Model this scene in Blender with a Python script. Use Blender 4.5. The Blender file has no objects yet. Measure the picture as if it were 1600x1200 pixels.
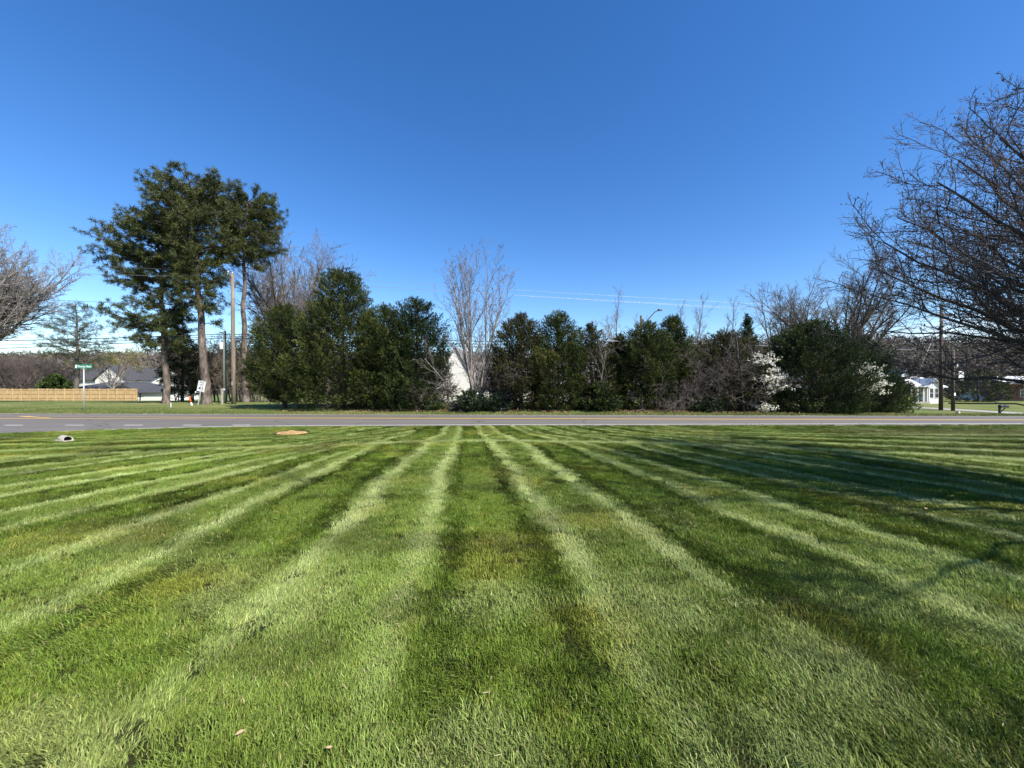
import bpy, math, random
import numpy as np
from mathutils import Vector, Matrix, Quaternion

# ------------------------------------------------------------------ camera, sky, sun, exposure
SC = bpy.context.scene
COL = SC.collection
F, EYE = 603.0, 1.6                      # focal length in pixels of a 1600 px wide frame, eye height

cam_d = bpy.data.cameras.new('camera')
cam_d.sensor_width = 36.0
cam_d.lens = F / 1600 * 36
cam_d.clip_start = 0.05
cam_d.clip_end = 3000
cam = bpy.data.objects.new('camera', cam_d)
cam.location = (0, 0, EYE)
cam.rotation_euler = (math.radians(90), 0, 0)
COL.objects.link(cam)
SC.camera = cam

SUN_EL = 45.0
SUN_AZ = math.degrees(math.atan2(0.77, -0.64))       # clockwise from +Y
sx, sy = math.sin(math.radians(SUN_AZ)), math.cos(math.radians(SUN_AZ))
sun_dir = Vector((sx * math.cos(math.radians(SUN_EL)), sy * math.cos(math.radians(SUN_EL)), math.sin(math.radians(SUN_EL))))

world = bpy.data.worlds.new('World')
SC.world = world
world.use_nodes = True
nt = world.node_tree
nt.nodes.clear()
wo = nt.nodes.new('ShaderNodeOutputWorld')
bg = nt.nodes.new('ShaderNodeBackground')
sky = nt.nodes.new('ShaderNodeTexSky')
sky.sky_type = 'NISHITA'
sky.sun_disc = False
sky.sun_elevation = math.radians(SUN_EL)
sky.sun_rotation = math.radians(SUN_AZ)
sky.altitude = 200
sky.air_density = 1.0
sky.dust_density = 0.1
sky.ozone_density = 3.0
hsv = nt.nodes.new('ShaderNodeHueSaturation')
hsv.inputs['Hue'].default_value = 0.508
hsv.inputs['Saturation'].default_value = 1.29
hsv.inputs['Value'].default_value = 1.16
nt.links.new(sky.outputs[0], hsv.inputs['Color'])
# thin bank of cloud low above the horizon, mostly towards the right
tc = nt.nodes.new('ShaderNodeTexCoord')
sep = nt.nodes.new('ShaderNodeSeparateXYZ')
nt.links.new(tc.outputs['Generated'], sep.inputs[0])
mp = nt.nodes.new('ShaderNodeMapping')
mp.inputs['Scale'].default_value = (3.0, 3.0, 16.0)
nt.links.new(tc.outputs['Generated'], mp.inputs[0])
nz = nt.nodes.new('ShaderNodeTexNoise')
nz.inputs['Scale'].default_value = 1.6
nz.inputs['Detail'].default_value = 7
nt.links.new(mp.outputs[0], nz.inputs['Vector'])
def wmath(op, a, b=None, clamp=False):
    n = nt.nodes.new('ShaderNodeMath')
    n.operation = op
    n.use_clamp = clamp
    for i, v in enumerate((a, b)):
        if v is None:
            continue
        if isinstance(v, (int, float)):
            n.inputs[i].default_value = v
        else:
            nt.links.new(v, n.inputs[i])
    return n.outputs[0]
band = wmath('MULTIPLY', wmath('SUBTRACT', 0.125, sep.outputs['Z']), 14.0, True)
side = wmath('ADD', wmath('MULTIPLY', wmath('SUBTRACT', sep.outputs['X'], 0.45), 2.5, True), 0.0, True)
puff = wmath('MULTIPLY', wmath('SUBTRACT', nz.outputs[0], 0.40), 5.0, True)
cmask = wmath('MULTIPLY', wmath('MULTIPLY', band, side), puff)
mix = nt.nodes.new('ShaderNodeMix')
mix.data_type = 'RGBA'
nt.links.new(cmask, mix.inputs['Factor'])
nt.links.new(hsv.outputs[0], mix.inputs['A'])
mix.inputs['B'].default_value = (8.0, 8.2, 8.6, 1)
nt.links.new(mix.outputs['Result'], bg.inputs[0])
bg.inputs[1].default_value = 0.10
nt.links.new(bg.outputs[0], wo.inputs[0])

sun_d = bpy.data.lights.new('sun', 'SUN')
sun_d.energy = 5.0
sun_d.angle = math.radians(0.53)
sun_d.color = (1.0, 0.94, 0.83)
sun = bpy.data.objects.new('sun', sun_d)
sun.rotation_euler = (-sun_dir).to_track_quat('-Z', 'Y').to_euler()
sun.location = (20, -20, 40)
COL.objects.link(sun)

SC.view_settings.view_transform = 'Standard'
SC.view_settings.look = 'None'
SC.view_settings.exposure = 0.85
SC.view_settings.gamma = 1.0

# ------------------------------------------------------------------ helpers
def ss(a, b, x):
    t = np.clip((np.asarray(x, float) - a) / (b - a), 0, 1)
    return t * t * (3 - 2 * t)

def P(px, py, Z):
    return np.array([(px - 800) * Z / F, Z, EYE - (py - 600) * Z / F])

def PX(px, Z):
    return (px - 800) * Z / F

def PZ(py, Z):
    return EYE - (py - 600) * Z / F

def tag(o, label=None, cat=None, group=None, kind=None):
    if label: o['label'] = label
    if cat: o['category'] = cat
    if group: o['group'] = group
    if kind: o['kind'] = kind
    return o

def thing(name, label, cat, loc=(0, 0, 0), rz=0, group=None):
    o = bpy.data.objects.new(name, None)
    o.empty_display_size = 0.3
    COL.objects.link(o)
    o.location = loc
    o.rotation_euler = (0, 0, rz)
    return tag(o, label, cat, group)

def build(name, V, faces, m, parent=None, attrs=None, smooth=False):
    """faces: list of int arrays (N,3) / (N,4). attrs: {name: (domain, type, array)}"""
    V = np.asarray(V, np.float32)
    me = bpy.data.meshes.new(name)
    me.vertices.add(len(V))
    me.vertices.foreach_set('co', V.ravel())
    fl = [np.asarray(f, np.int32) for f in faces if f is not None and len(f)]
    if fl:
        loops = np.concatenate([f.ravel() for f in fl])
        starts, off = [], 0
        for f in fl:
            k = f.shape[1]
            starts.append(off + np.arange(len(f)) * k)
            off += f.size
        starts = np.concatenate(starts).astype(np.int32)
        me.loops.add(len(loops))
        me.loops.foreach_set('vertex_index', loops)
        me.polygons.add(len(starts))
        me.polygons.foreach_set('loop_start', starts)
        if smooth:
            me.polygons.foreach_set('use_smooth', np.ones(len(starts), bool))
    if attrs:
        for k, (dom, typ, arr) in attrs.items():
            a = me.attributes.new(k, typ, dom)
            if typ == 'FLOAT':
                a.data.foreach_set('value', np.asarray(arr, np.float32).ravel())
            elif typ == 'INT':
                a.data.foreach_set('value', np.asarray(arr, np.int32).ravel())
            elif typ == 'FLOAT_VECTOR':
                a.data.foreach_set('vector', np.asarray(arr, np.float32).ravel())
            elif typ == 'FLOAT_COLOR':
                a.data.foreach_set('color', np.asarray(arr, np.float32).ravel())
    me.update(calc_edges=True)
    ms = m if isinstance(m, (list, tuple)) else [m]
    for q in ms:
        me.materials.append(q)
    o = bpy.data.objects.new(name, me)
    COL.objects.link(o)
    if parent is not None:
        o.parent = parent
    return o

class MB:
    """collects simple solids, builds one mesh"""
    def __init__(s):
        s.v, s.f = [], []
    def add(s, vs, fs):
        b = len(s.v)
        s.v += [tuple(map(float, v)) for v in vs]
        s.f += [tuple(i + b for i in f) for f in fs]
        return s
    def box(s, x0, x1, y0, y1, z0, z1):
        return s.add([(x0, y0, z0), (x1, y0, z0), (x1, y1, z0), (x0, y1, z0), (x0, y0, z1), (x1, y0, z1), (x1, y1, z1), (x0, y1, z1)],
                     [(0, 3, 2, 1), (4, 5, 6, 7), (0, 1, 5, 4), (1, 2, 6, 5), (2, 3, 7, 6), (3, 0, 4, 7)])
    def cbox(s, c, h):
        return s.box(c[0] - h[0], c[0] + h[0], c[1] - h[1], c[1] + h[1], c[2] - h[2], c[2] + h[2])
    def tube(s, pts, rad, n=10, caps=True):
        pts = [np.asarray(p, float) for p in pts]
        rad = rad if isinstance(rad, (list, tuple)) else [rad] * len(pts)
        rings = []
        for i, p in enumerate(pts):
            d = pts[min(i + 1, len(pts) - 1)] - pts[max(i - 1, 0)]
            d = d / (np.linalg.norm(d) + 1e-9)
            r = np.array([0, 0, 1.0]) if abs(d[2]) < 0.9 else np.array([1.0, 0, 0])
            u = np.cross(d, r); u /= np.linalg.norm(u)
            w = np.cross(d, u)
            rings.append([p + rad[i] * (math.cos(2 * math.pi * k / n) * u + math.sin(2 * math.pi * k / n) * w) for k in range(n)])
        vs = [v for r in rings for v in r]
        fs = []
        for i in range(len(pts) - 1):
            for k in range(n):
                a, b = i * n + k, i * n + (k + 1) % n
                fs.append((a, b, b + n, a + n))
        if caps:
            fs.append(tuple(range(n))[::-1])
            fs.append(tuple((len(pts) - 1) * n + k for k in range(n)))
        return s.add(vs, fs)
    def prism(s, prof, y0, y1):
        """prof: (x,z) loop extruded along y"""
        n = len(prof)
        vs = [(x, y0, z) for x, z in prof] + [(x, y1, z) for x, z in prof]
        fs = [tuple(range(n)), tuple(range(2 * n - 1, n - 1, -1))]
        for k in range(n):
            j = (k + 1) % n
            fs.append((k, k + n, j + n, j))
        return s.add(vs, fs)
    def build(s, name, m, parent=None, smooth=False, bevel=0):
        me = bpy.data.meshes.new(name)
        me.from_pydata(s.v, [], s.f)
        me.materials.append(m)
        if smooth:
            me.polygons.foreach_set('use_smooth', np.ones(len(me.polygons), bool))
        o = bpy.data.objects.new(name, me)
        COL.objects.link(o)
        if parent is not None:
            o.parent = parent
        if bevel:
            b = o.modifiers.new('bevel', 'BEVEL')
            b.width = bevel
            b.segments = 2
        return o

def tubes_arrays(branches, sides_of):
    """branches: list of (level, pts list, radii list) -> V, quads (vectorised per side count)"""
    Vs, Qs, base = [], [], 0
    by = {}
    for b in branches:
        by.setdefault(sides_of(b[0]), []).append(b)
    for n, bl in by.items():
        pts = np.array([p for b in bl for p in b[1]], float)
        rad = np.array([r for b in bl for r in b[2]], float)
        ln = np.array([len(b[1]) for b in bl])
        end = np.cumsum(ln)
        st = end - ln
        first = np.zeros(len(pts), bool); first[st] = True
        last = np.zeros(len(pts), bool); last[end - 1] = True
        nxt = np.where(last, np.arange(len(pts)), np.arange(len(pts)) + 1)
        prv = np.where(first, np.arange(len(pts)), np.arange(len(pts)) - 1)
        d = pts[np.minimum(nxt, len(pts) - 1)] - pts[prv]
        d /= np.linalg.norm(d, axis=1)[:, None] + 1e-9
        td = pts[end - 1] - pts[st]
        td /= np.linalg.norm(td, axis=1)[:, None] + 1e-9
        ref = np.where((np.abs(td[:, 2]) < 0.8)[:, None], np.array([[0, 0, 1.0]]), np.array([[1.0, 0.1, 0]]))
        ref = np.repeat(ref, ln, axis=0)
        u = np.cross(d, ref); u /= np.linalg.norm(u, axis=1)[:, None] + 1e-9
        w = np.cross(d, u)
        a = 2 * np.pi * np.arange(n) / n
        ring = pts[:, None, :] + rad[:, None, None] * (np.cos(a)[None, :, None] * u[:, None, :] + np.sin(a)[None, :, None] * w[:, None, :])
        seg = np.where(~last)[0]
        k = np.arange(n); k2 = (k + 1) % n
        q = np.stack([seg[:, None] * n + k, seg[:, None] * n + k2, (seg[:, None] + 1) * n + k2, (seg[:, None] + 1) * n + k], axis=2).reshape(-1, 4) + base
        Vs.append(ring.reshape(-1, 3)); Qs.append(q)
        base += len(pts) * n
    return np.concatenate(Vs), np.concatenate(Qs)

def diamonds(C, D, N, L, W):
    """leaf-like four-corner blades: start C, direction D, side from N, length L, width W"""
    D = D / (np.linalg.norm(D, axis=1)[:, None] + 1e-9)
    S = np.cross(D, N); S /= np.linalg.norm(S, axis=1)[:, None] + 1e-9
    L = np.asarray(L)[:, None]; W = np.asarray(W)[:, None]
    V = np.stack([C, C + D * L * 0.45 + S * W * 0.5, C + D * L, C + D * L * 0.45 - S * W * 0.5], axis=1).reshape(-1, 3)
    q = np.arange(len(C) * 4).reshape(-1, 4)
    return V, q

# ------------------------------------------------------------------ materials
def new_mat(name):
    m = bpy.data.materials.new(name)
    m.use_nodes = True
    t = m.node_tree
    b = t.nodes['Principled BSDF']
    return m, t, b

def ramp(t, fac, stops):
    r = t.nodes.new('ShaderNodeValToRGB')
    e = r.color_ramp.elements
    while len(e) < len(stops):
        e.new(0.5)
    for i, (p, c) in enumerate(stops):
        e[i].position = p
        e[i].color = (*c, 1)
    t.links.new(fac, r.inputs[0])
    return r.outputs[0]

def noise(t, scale, detail=5, rough=0.6, stretch=None, coord='Object'):
    c = t.nodes.new('ShaderNodeTexCoord')
    n = t.nodes.new('ShaderNodeTexNoise')
    n.inputs['Scale'].default_value = scale
    n.inputs['Detail'].default_value = detail
    n.inputs['Roughness'].default_value = rough
    if stretch:
        mpn = t.nodes.new('ShaderNodeMapping')
        mpn.inputs['Scale'].default_value = stretch
        t.links.new(c.outputs[coord], mpn.inputs[0])
        t.links.new(mpn.outputs[0], n.inputs['Vector'])
    else:
        t.links.new(c.outputs[coord], n.inputs['Vector'])
    return n.outputs[0]

def bump(t, b, h, strength=0.4, dist=0.02):
    n = t.nodes.new('ShaderNodeBump')
    n.inputs['Strength'].default_value = strength
    n.inputs['Distance'].default_value = dist
    t.links.new(h, n.inputs['Height'])
    t.links.new(n.outputs[0], b.inputs['Normal'])

def noise_mat(name, stops, scale, rough=0.8, stretch=None, bmp=0.0, spec=0.3, detail=5, dist=0.02, metal=0.0):
    m, t, b = new_mat(name)
    n = noise(t, scale, detail, 0.6, stretch)
    t.links.new(ramp(t, n, stops), b.inputs['Base Color'])
    b.inputs['Roughness'].default_value = rough
    b.inputs['Specular IOR Level'].default_value = spec
    b.inputs['Metallic'].default_value = metal
    if bmp:
        bump(t, b, n, bmp, dist)
    return m

def leaf_mat(name, stops, rough=0.55, spec=0.25, trans=0.2):
    m, t, b = new_mat(name)
    a = t.nodes.new('ShaderNodeAttribute')
    a.attribute_name = 'tint'
    c = ramp(t, a.outputs['Fac'], stops)
    t.links.new(c, b.inputs['Base Color'])
    b.inputs['Roughness'].default_value = rough
    b.inputs['Specular IOR Level'].default_value = spec
    if trans:
        tr = t.nodes.new('ShaderNodeBsdfTranslucent')
        t.links.new(c, tr.inputs[0])
        mx = t.nodes.new('ShaderNodeMixShader')
        mx.inputs[0].default_value = trans
        t.links.new(b.outputs[0], mx.inputs[1])
        t.links.new(tr.outputs[0], mx.inputs[2])
        t.links.new(mx.outputs[0], t.nodes['Material Output'].inputs[0])
    return m

M = {}
M['bark_grey'] = noise_mat('bark_grey', [(0.3, (0.05, 0.043, 0.036)), (0.7, (0.16, 0.14, 0.12))], 14, 0.9, (1, 1, 0.25), 0.5)
M['bark_dark'] = noise_mat('bark_dark', [(0.3, (0.035, 0.028, 0.024)), (0.7, (0.11, 0.09, 0.075))], 16, 0.85, (1, 1, 0.3), 0.5)
M['bark_pale'] = noise_mat('bark_pale', [(0.3, (0.13, 0.115, 0.10)), (0.7, (0.33, 0.30, 0.27))], 10, 0.85, (1, 1, 0.3), 0.4)
M['bark_pine'] = noise_mat('bark_pine', [(0.35, (0.042, 0.032, 0.027)), (0.5, (0.115, 0.09, 0.075)), (0.68, (0.215, 0.178, 0.152))], 5, 0.9, (1, 1, 0.35), 0.8, 0.2, 6, 0.05)
M['twig_grey'] = noise_mat('twig_grey', [(0.3, (0.125, 0.108, 0.098)), (0.7, (0.23, 0.205, 0.19))], 3, 0.9)
M['twig_pale'] = noise_mat('twig_pale', [(0.3, (0.155, 0.14, 0.13)), (0.7, (0.29, 0.265, 0.25))], 3, 0.9)
M['twig_dark'] = noise_mat('twig_dark', [(0.3, (0.055, 0.044, 0.039)), (0.7, (0.14, 0.112, 0.098))], 3, 0.85)
M['twig_tan'] = noise_mat('twig_tan', [(0.3, (0.11, 0.085, 0.06)), (0.7, (0.23, 0.18, 0.13))], 3, 0.9)
M['twig_brown'] = noise_mat('twig_brown', [(0.3, (0.06, 0.047, 0.039)), (0.7, (0.14, 0.115, 0.097))], 3, 0.9)
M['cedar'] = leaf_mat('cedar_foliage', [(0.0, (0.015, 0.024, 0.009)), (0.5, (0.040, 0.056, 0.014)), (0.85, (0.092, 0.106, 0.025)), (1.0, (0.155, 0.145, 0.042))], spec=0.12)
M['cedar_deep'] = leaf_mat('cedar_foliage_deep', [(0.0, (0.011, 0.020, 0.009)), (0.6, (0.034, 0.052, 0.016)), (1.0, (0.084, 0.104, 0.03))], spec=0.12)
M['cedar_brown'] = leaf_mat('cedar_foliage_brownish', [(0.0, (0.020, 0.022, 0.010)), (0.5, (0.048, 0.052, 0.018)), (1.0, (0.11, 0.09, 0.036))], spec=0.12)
M['pine'] = leaf_mat('pine_needles', [(0.0, (0.022, 0.034, 0.012)), (0.5, (0.062, 0.078, 0.02)), (1.0, (0.13, 0.135, 0.036))], 0.5, 0.3, 0.12)
M['pine_thin'] = leaf_mat('pine_needles_thin', [(0.0, (0.03, 0.045, 0.022)), (0.5, (0.07, 0.085, 0.04)), (1.0, (0.14, 0.115, 0.06))], 0.6, 0.2, 0.12)
M['shrub'] = leaf_mat('broad_shrub_leaves', [(0.0, (0.012, 0.022, 0.012)), (0.6, (0.03, 0.045, 0.02)), (1.0, (0.07, 0.10, 0.04))], 0.35, 0.5, 0.1)
M['shrub_green'] = leaf_mat('green_shrub_leaves', [(0.0, (0.03, 0.05, 0.015)), (0.6, (0.07, 0.11, 0.03)), (1.0, (0.13, 0.17, 0.05))], 0.5, 0.3, 0.25)
M['bud'] = leaf_mat('spring_buds', [(0.0, (0.17, 0.15, 0.04)), (0.5, (0.27, 0.25, 0.08)), (1.0, (0.38, 0.34, 0.14))], 0.6, 0.2, 0.35)
M['blossom_pale'] = leaf_mat('pale_blossom', [(0.0, (0.25, 0.22, 0.17)), (1.0, (0.5, 0.46, 0.38))], 0.6, 0.2, 0.3)
M['blossom'] = leaf_mat('white_blossom', [(0.0, (0.55, 0.54, 0.40)), (0.5, (0.78, 0.76, 0.66)), (1.0, (0.85, 0.84, 0.78))], 0.6, 0.2, 0.3)
M['dead_leaf'] = leaf_mat('dry_remnant_leaves', [(0.0, (0.05, 0.035, 0.025)), (1.0, (0.16, 0.11, 0.08))], 0.7, 0.2, 0.2)
M['litter'] = leaf_mat('leaf_litter', [(0.0, (0.10, 0.05, 0.025)), (0.5, (0.24, 0.14, 0.075)), (1.0, (0.42, 0.30, 0.18))], 0.8, 0.1, 0.1)

def crack(t, b):
    """thin irregular cracks and sealed joints in the asphalt"""
    src = b.inputs['Base Color'].links[0].from_socket
    c = t.nodes.new('ShaderNodeTexCoord')
    dn = t.nodes.new('ShaderNodeTexNoise'); dn.inputs['Scale'].default_value = 1.3; dn.inputs['Detail'].default_value = 4
    t.links.new(c.outputs['Object'], dn.inputs['Vector'])
    ad = t.nodes.new('ShaderNodeVectorMath'); ad.operation = 'ADD'
    t.links.new(c.outputs['Object'], ad.inputs[0]); t.links.new(dn.outputs['Color'], ad.inputs[1])
    v = t.nodes.new('ShaderNodeTexVoronoi'); v.feature = 'DISTANCE_TO_EDGE'; v.inputs['Scale'].default_value = 0.23
    t.links.new(ad.outputs[0], v.inputs['Vector'])
    lt = t.nodes.new('ShaderNodeMath'); lt.operation = 'LESS_THAN'; lt.inputs[1].default_value = 0.0035
    t.links.new(v.outputs['Distance'], lt.inputs[0])
    mx = t.nodes.new('ShaderNodeMix'); mx.data_type = 'RGBA'
    mx.inputs['B'].default_value = (0.035, 0.034, 0.034, 1)
    t.links.new(lt.outputs[0], mx.inputs['Factor']); t.links.new(src, mx.inputs['A'])
    t.links.new(mx.outputs['Result'], b.inputs['Base Color'])

def asphalt_mat():
    m, t, b = new_mat('asphalt')
    n1 = noise(t, 60, 6, 0.75)
    n2 = noise(t, 0.55, 5, 0.6, (0.12, 1.6, 1))
    mx = t.nodes.new('ShaderNodeMath'); mx.operation = 'MULTIPLY_ADD'
    mx.inputs[1].default_value = 0.55
    t.links.new(n1, mx.inputs[0])
    m2 = t.nodes.new('ShaderNodeMath'); m2.operation = 'MULTIPLY'; m2.inputs[1].default_value = 0.5
    t.links.new(n2, m2.inputs[0]); t.links.new(m2.outputs[0], mx.inputs[2])
    t.links.new(ramp(t, mx.outputs[0], [(0.33, (0.088, 0.079, 0.069)), (0.52, (0.130, 0.117, 0.102)), (0.72, (0.182, 0.166, 0.147))]), b.inputs['Base Color'])
    crack(t, b)
    b.inputs['Roughness'].default_value = 0.8
    bump(t, b, n1, 0.4, 0.004)
    return m
M['asphalt'] = asphalt_mat()
def paint_mat(name, c, worn):
    m, t, b = new_mat(name)
    n = noise(t, 9, 6, 0.75)
    t.links.new(ramp(t, n, [(0.30, worn), (0.46, c), (0.8, tuple(min(1, x * 1.08) for x in c))]), b.inputs['Base Color'])
    b.inputs['Roughness'].default_value = 0.6
    return m
M['paint_white'] = paint_mat('road_paint_white', (0.60, 0.60, 0.58), (0.26, 0.25, 0.24))
M['paint_yellow'] = paint_mat('road_paint_yellow', (0.66, 0.40, 0.07), (0.36, 0.25, 0.10))

def siding_mat(name, c, pitch=0.15):
    m, t, b = new_mat(name)
    co = t.nodes.new('ShaderNodeTexCoord')
    s = t.nodes.new('ShaderNodeSeparateXYZ'); t.links.new(co.outputs['Object'], s.inputs[0])
    d = t.nodes.new('ShaderNodeMath'); d.operation = 'DIVIDE'; d.inputs[1].default_value = pitch
    t.links.new(s.outputs['Z'], d.inputs[0])
    f = t.nodes.new('ShaderNodeMath'); f.operation = 'FRACT'; t.links.new(d.outputs[0], f.inputs[0])
    bump(t, b, f.outputs[0], 0.25, 0.01)
    n = noise(t, 3, 5)
    t.links.new(ramp(t, n, [(0.3, tuple(x * 0.9 for x in c)), (0.7, c)]), b.inputs['Base Color'])
    b.inputs['Roughness'].default_value = 0.6
    return m
M['siding_white'] = siding_mat('white_siding', (0.72, 0.71, 0.67))
M['trim_white'] = noise_mat('white_trim', [(0.3, (0.70, 0.69, 0.67)), (0.7, (0.78, 0.77, 0.75))], 4, 0.5)
M['shingle_dark'] = noise_mat('dark_shingles', [(0.3, (0.035, 0.036, 0.042)), (0.7, (0.085, 0.085, 0.092))], 6, 0.85, (1, 1, 4), 0.3)
M['shingle_grey'] = noise_mat('grey_shingles', [(0.3, (0.16, 0.155, 0.15)), (0.7, (0.28, 0.27, 0.26))], 6, 0.85, (1, 1, 4), 0.3)
M['metal_roof'] = noise_mat('pale_metal_roof', [(0.3, (0.5, 0.51, 0.53)), (0.7, (0.62, 0.63, 0.64))], 2, 0.75)
M['brick'] = noise_mat('red_brick', [(0.3, (0.13, 0.06, 0.045)), (0.7, (0.24, 0.12, 0.09))], 12, 0.85)
M['glass'] = noise_mat('window_glass', [(0.3, (0.02, 0.025, 0.03)), (0.7, (0.05, 0.055, 0.065))], 2, 0.1, spec=0.6)
M['shutter'] = noise_mat('dark_shutter', [(0.3, (0.025, 0.03, 0.036)), (0.7, (0.05, 0.055, 0.06))], 4, 0.6)
M['door_red'] = noise_mat('red_door', [(0.3, (0.18, 0.03, 0.025)), (0.7, (0.26, 0.05, 0.04))], 4, 0.5)
M['fence_wood'] = noise_mat('new_pine_boards', [(0.3, (0.30, 0.20, 0.095)), (0.5, (0.45, 0.31, 0.155)), (0.72, (0.57, 0.42, 0.23))], 3, 0.8, (3.0, 1, 0.25), 0.2)
M['pole_wood'] = noise_mat('weathered_pole_wood', [(0.3, (0.12, 0.095, 0.072)), (0.55, (0.21, 0.17, 0.13)), (0.75, (0.29, 0.245, 0.195))], 10, 0.9, (1, 1, 0.06), 0.4)
M['pole_dark'] = noise_mat('dark_pole_wood', [(0.3, (0.05, 0.036, 0.028)), (0.7, (0.12, 0.09, 0.07))], 10, 0.9, (1, 1, 0.06), 0.4)
M['pole_green'] = noise_mat('grey_green_pole', [(0.3, (0.13, 0.15, 0.11)), (0.7, (0.23, 0.25, 0.19))], 8, 0.8, (1, 1, 0.08), 0.3)
M['galv'] = noise_mat('galvanised_steel', [(0.3, (0.38, 0.40, 0.40)), (0.7, (0.55, 0.57, 0.57))], 6, 0.45, spec=0.5, metal=0.3)
M['alu_wire'] = noise_mat('aluminium_wire', [(0.3, (0.36, 0.37, 0.39)), (0.7, (0.45, 0.46, 0.48))], 2, 0.3, spec=0.5, metal=1.0)
M['alu_wire'].node_tree.nodes['Principled BSDF'].inputs['Roughness'].default_value = 0.55
M['black_cable'] = noise_mat('black_cable', [(0.3, (0.016, 0.016, 0.018)), (0.7, (0.035, 0.035, 0.04))], 2, 0.5)
M['white_can'] = noise_mat('pale_enamel', [(0.3, (0.6, 0.61, 0.61)), (0.7, (0.72, 0.73, 0.72))], 5, 0.4)
M['sign_white'] = noise_mat('sign_sheeting_white', [(0.3, (0.74, 0.75, 0.74)), (0.7, (0.82, 0.83, 0.82))], 5, 0.4)
M['sign_green'] = noise_mat('sign_sheeting_green', [(0.3, (0.012, 0.17, 0.10)), (0.7, (0.02, 0.22, 0.13))], 5, 0.4)
M['ink'] = noise_mat('sign_black', [(0.3, (0.012, 0.012, 0.012)), (0.7, (0.022, 0.022, 0.022))], 5, 0.5)
M['orange'] = noise_mat('marker_orange', [(0.3, (0.62, 0.10, 0.02)), (0.7, (0.74, 0.15, 0.035))], 5, 0.5)
M['yellow_guard'] = noise_mat('guy_guard_yellow', [(0.3, (0.45, 0.48, 0.05)), (0.7, (0.58, 0.60, 0.09))], 5, 0.5)
M['black_metal'] = noise_mat('black_metal', [(0.3, (0.014, 0.014, 0.015)), (0.7, (0.03, 0.03, 0.032))], 5, 0.45)
M['concrete'] = noise_mat('pale_concrete', [(0.3, (0.22, 0.20, 0.165)), (0.7, (0.42, 0.39, 0.33))], 9, 0.9, None, 0.4)
M['hole'] = noise_mat('pipe_inside', [(0.3, (0.01, 0.009, 0.008)), (0.7, (0.02, 0.018, 0.016))], 9, 0.95)
M['clay'] = noise_mat('orange_clay', [(0.3, (0.20, 0.12, 0.055)), (0.5, (0.36, 0.235, 0.11)), (0.72, (0.48, 0.335, 0.17))], 7, 0.95, None, 0.8, 0.1, 7, 0.05)
M['gravel'] = noise_mat('driveway_gravel', [(0.3, (0.24, 0.22, 0.20)), (0.7, (0.40, 0.38, 0.35))], 12, 0.9, None, 0.3)

# ------------------------------------------------------------------ terrain functions
_znx = [-60, -40, -25, -18.2, -15.8, -13.1, -9.2, 0, 22, 70]
_zny = [0.0, 6.5, 11.2, 13.7, 14.65, 15.45, 15.9, 16.2, 16.5, 17.2]
def z_near(X): return np.interp(X, _znx, _zny)
def z_mid(X): return 19.0 - 0.03 * np.asarray(X, float)
def z_far(X):
    X = np.asarray(X, float)
    return z_mid(X) + 3.3 - 0.012 * np.minimum(X, 0)
def vnoise(X, Y, f, seed):
    """cheap smooth value noise"""
    r = np.random.RandomState(seed)
    T = r.rand(64, 64)
    x, y = np.asarray(X, float) * f + 17.3, np.asarray(Y, float) * f + 31.7
    xi, yi = np.floor(x).astype(int), np.floor(y).astype(int)
    u, v = x - xi, y - yi
    u, v = u * u * (3 - 2 * u), v * v * (3 - 2 * v)
    g = lambda a, b: T[a % 64, b % 64]
    return (g(xi, yi) * (1 - u) + g(xi + 1, yi) * u) * (1 - v) + (g(xi, yi + 1) * (1 - u) + g(xi + 1, yi + 1) * u) * v
def g_lawn(X, Y):
    u = z_near(X) - Y
    z = -0.16 * (1 - ss(0.3, 6, u)) - 0.08 * np.exp(-((u - 2.6) / 1.3) ** 2)
    return z + 0.03 * (vnoise(X, Y, 0.5, 3) - 0.5) * ss(0.2, 2, u)
def g_far(X, Y):
    X = np.asarray(X, float); Y = np.asarray(Y, float)
    u = Y - z_far(X)
    r = ss(9, 20, X)
    z = -0.21 + 0.10 * ss(0.2, 2.5, u) * (1 - r) - 0.036 * np.clip(Y - 36, 0, 26) * (1 - r)
    z = z - 1.2 * ss(0.8, 11, u) * r
    z = z - 0.25 * ss(45, 75, Y) * r
    hill = ss(90, 240, Y) * (13 * ss(-10, 120, X) + 14)
    return z + hill

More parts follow.
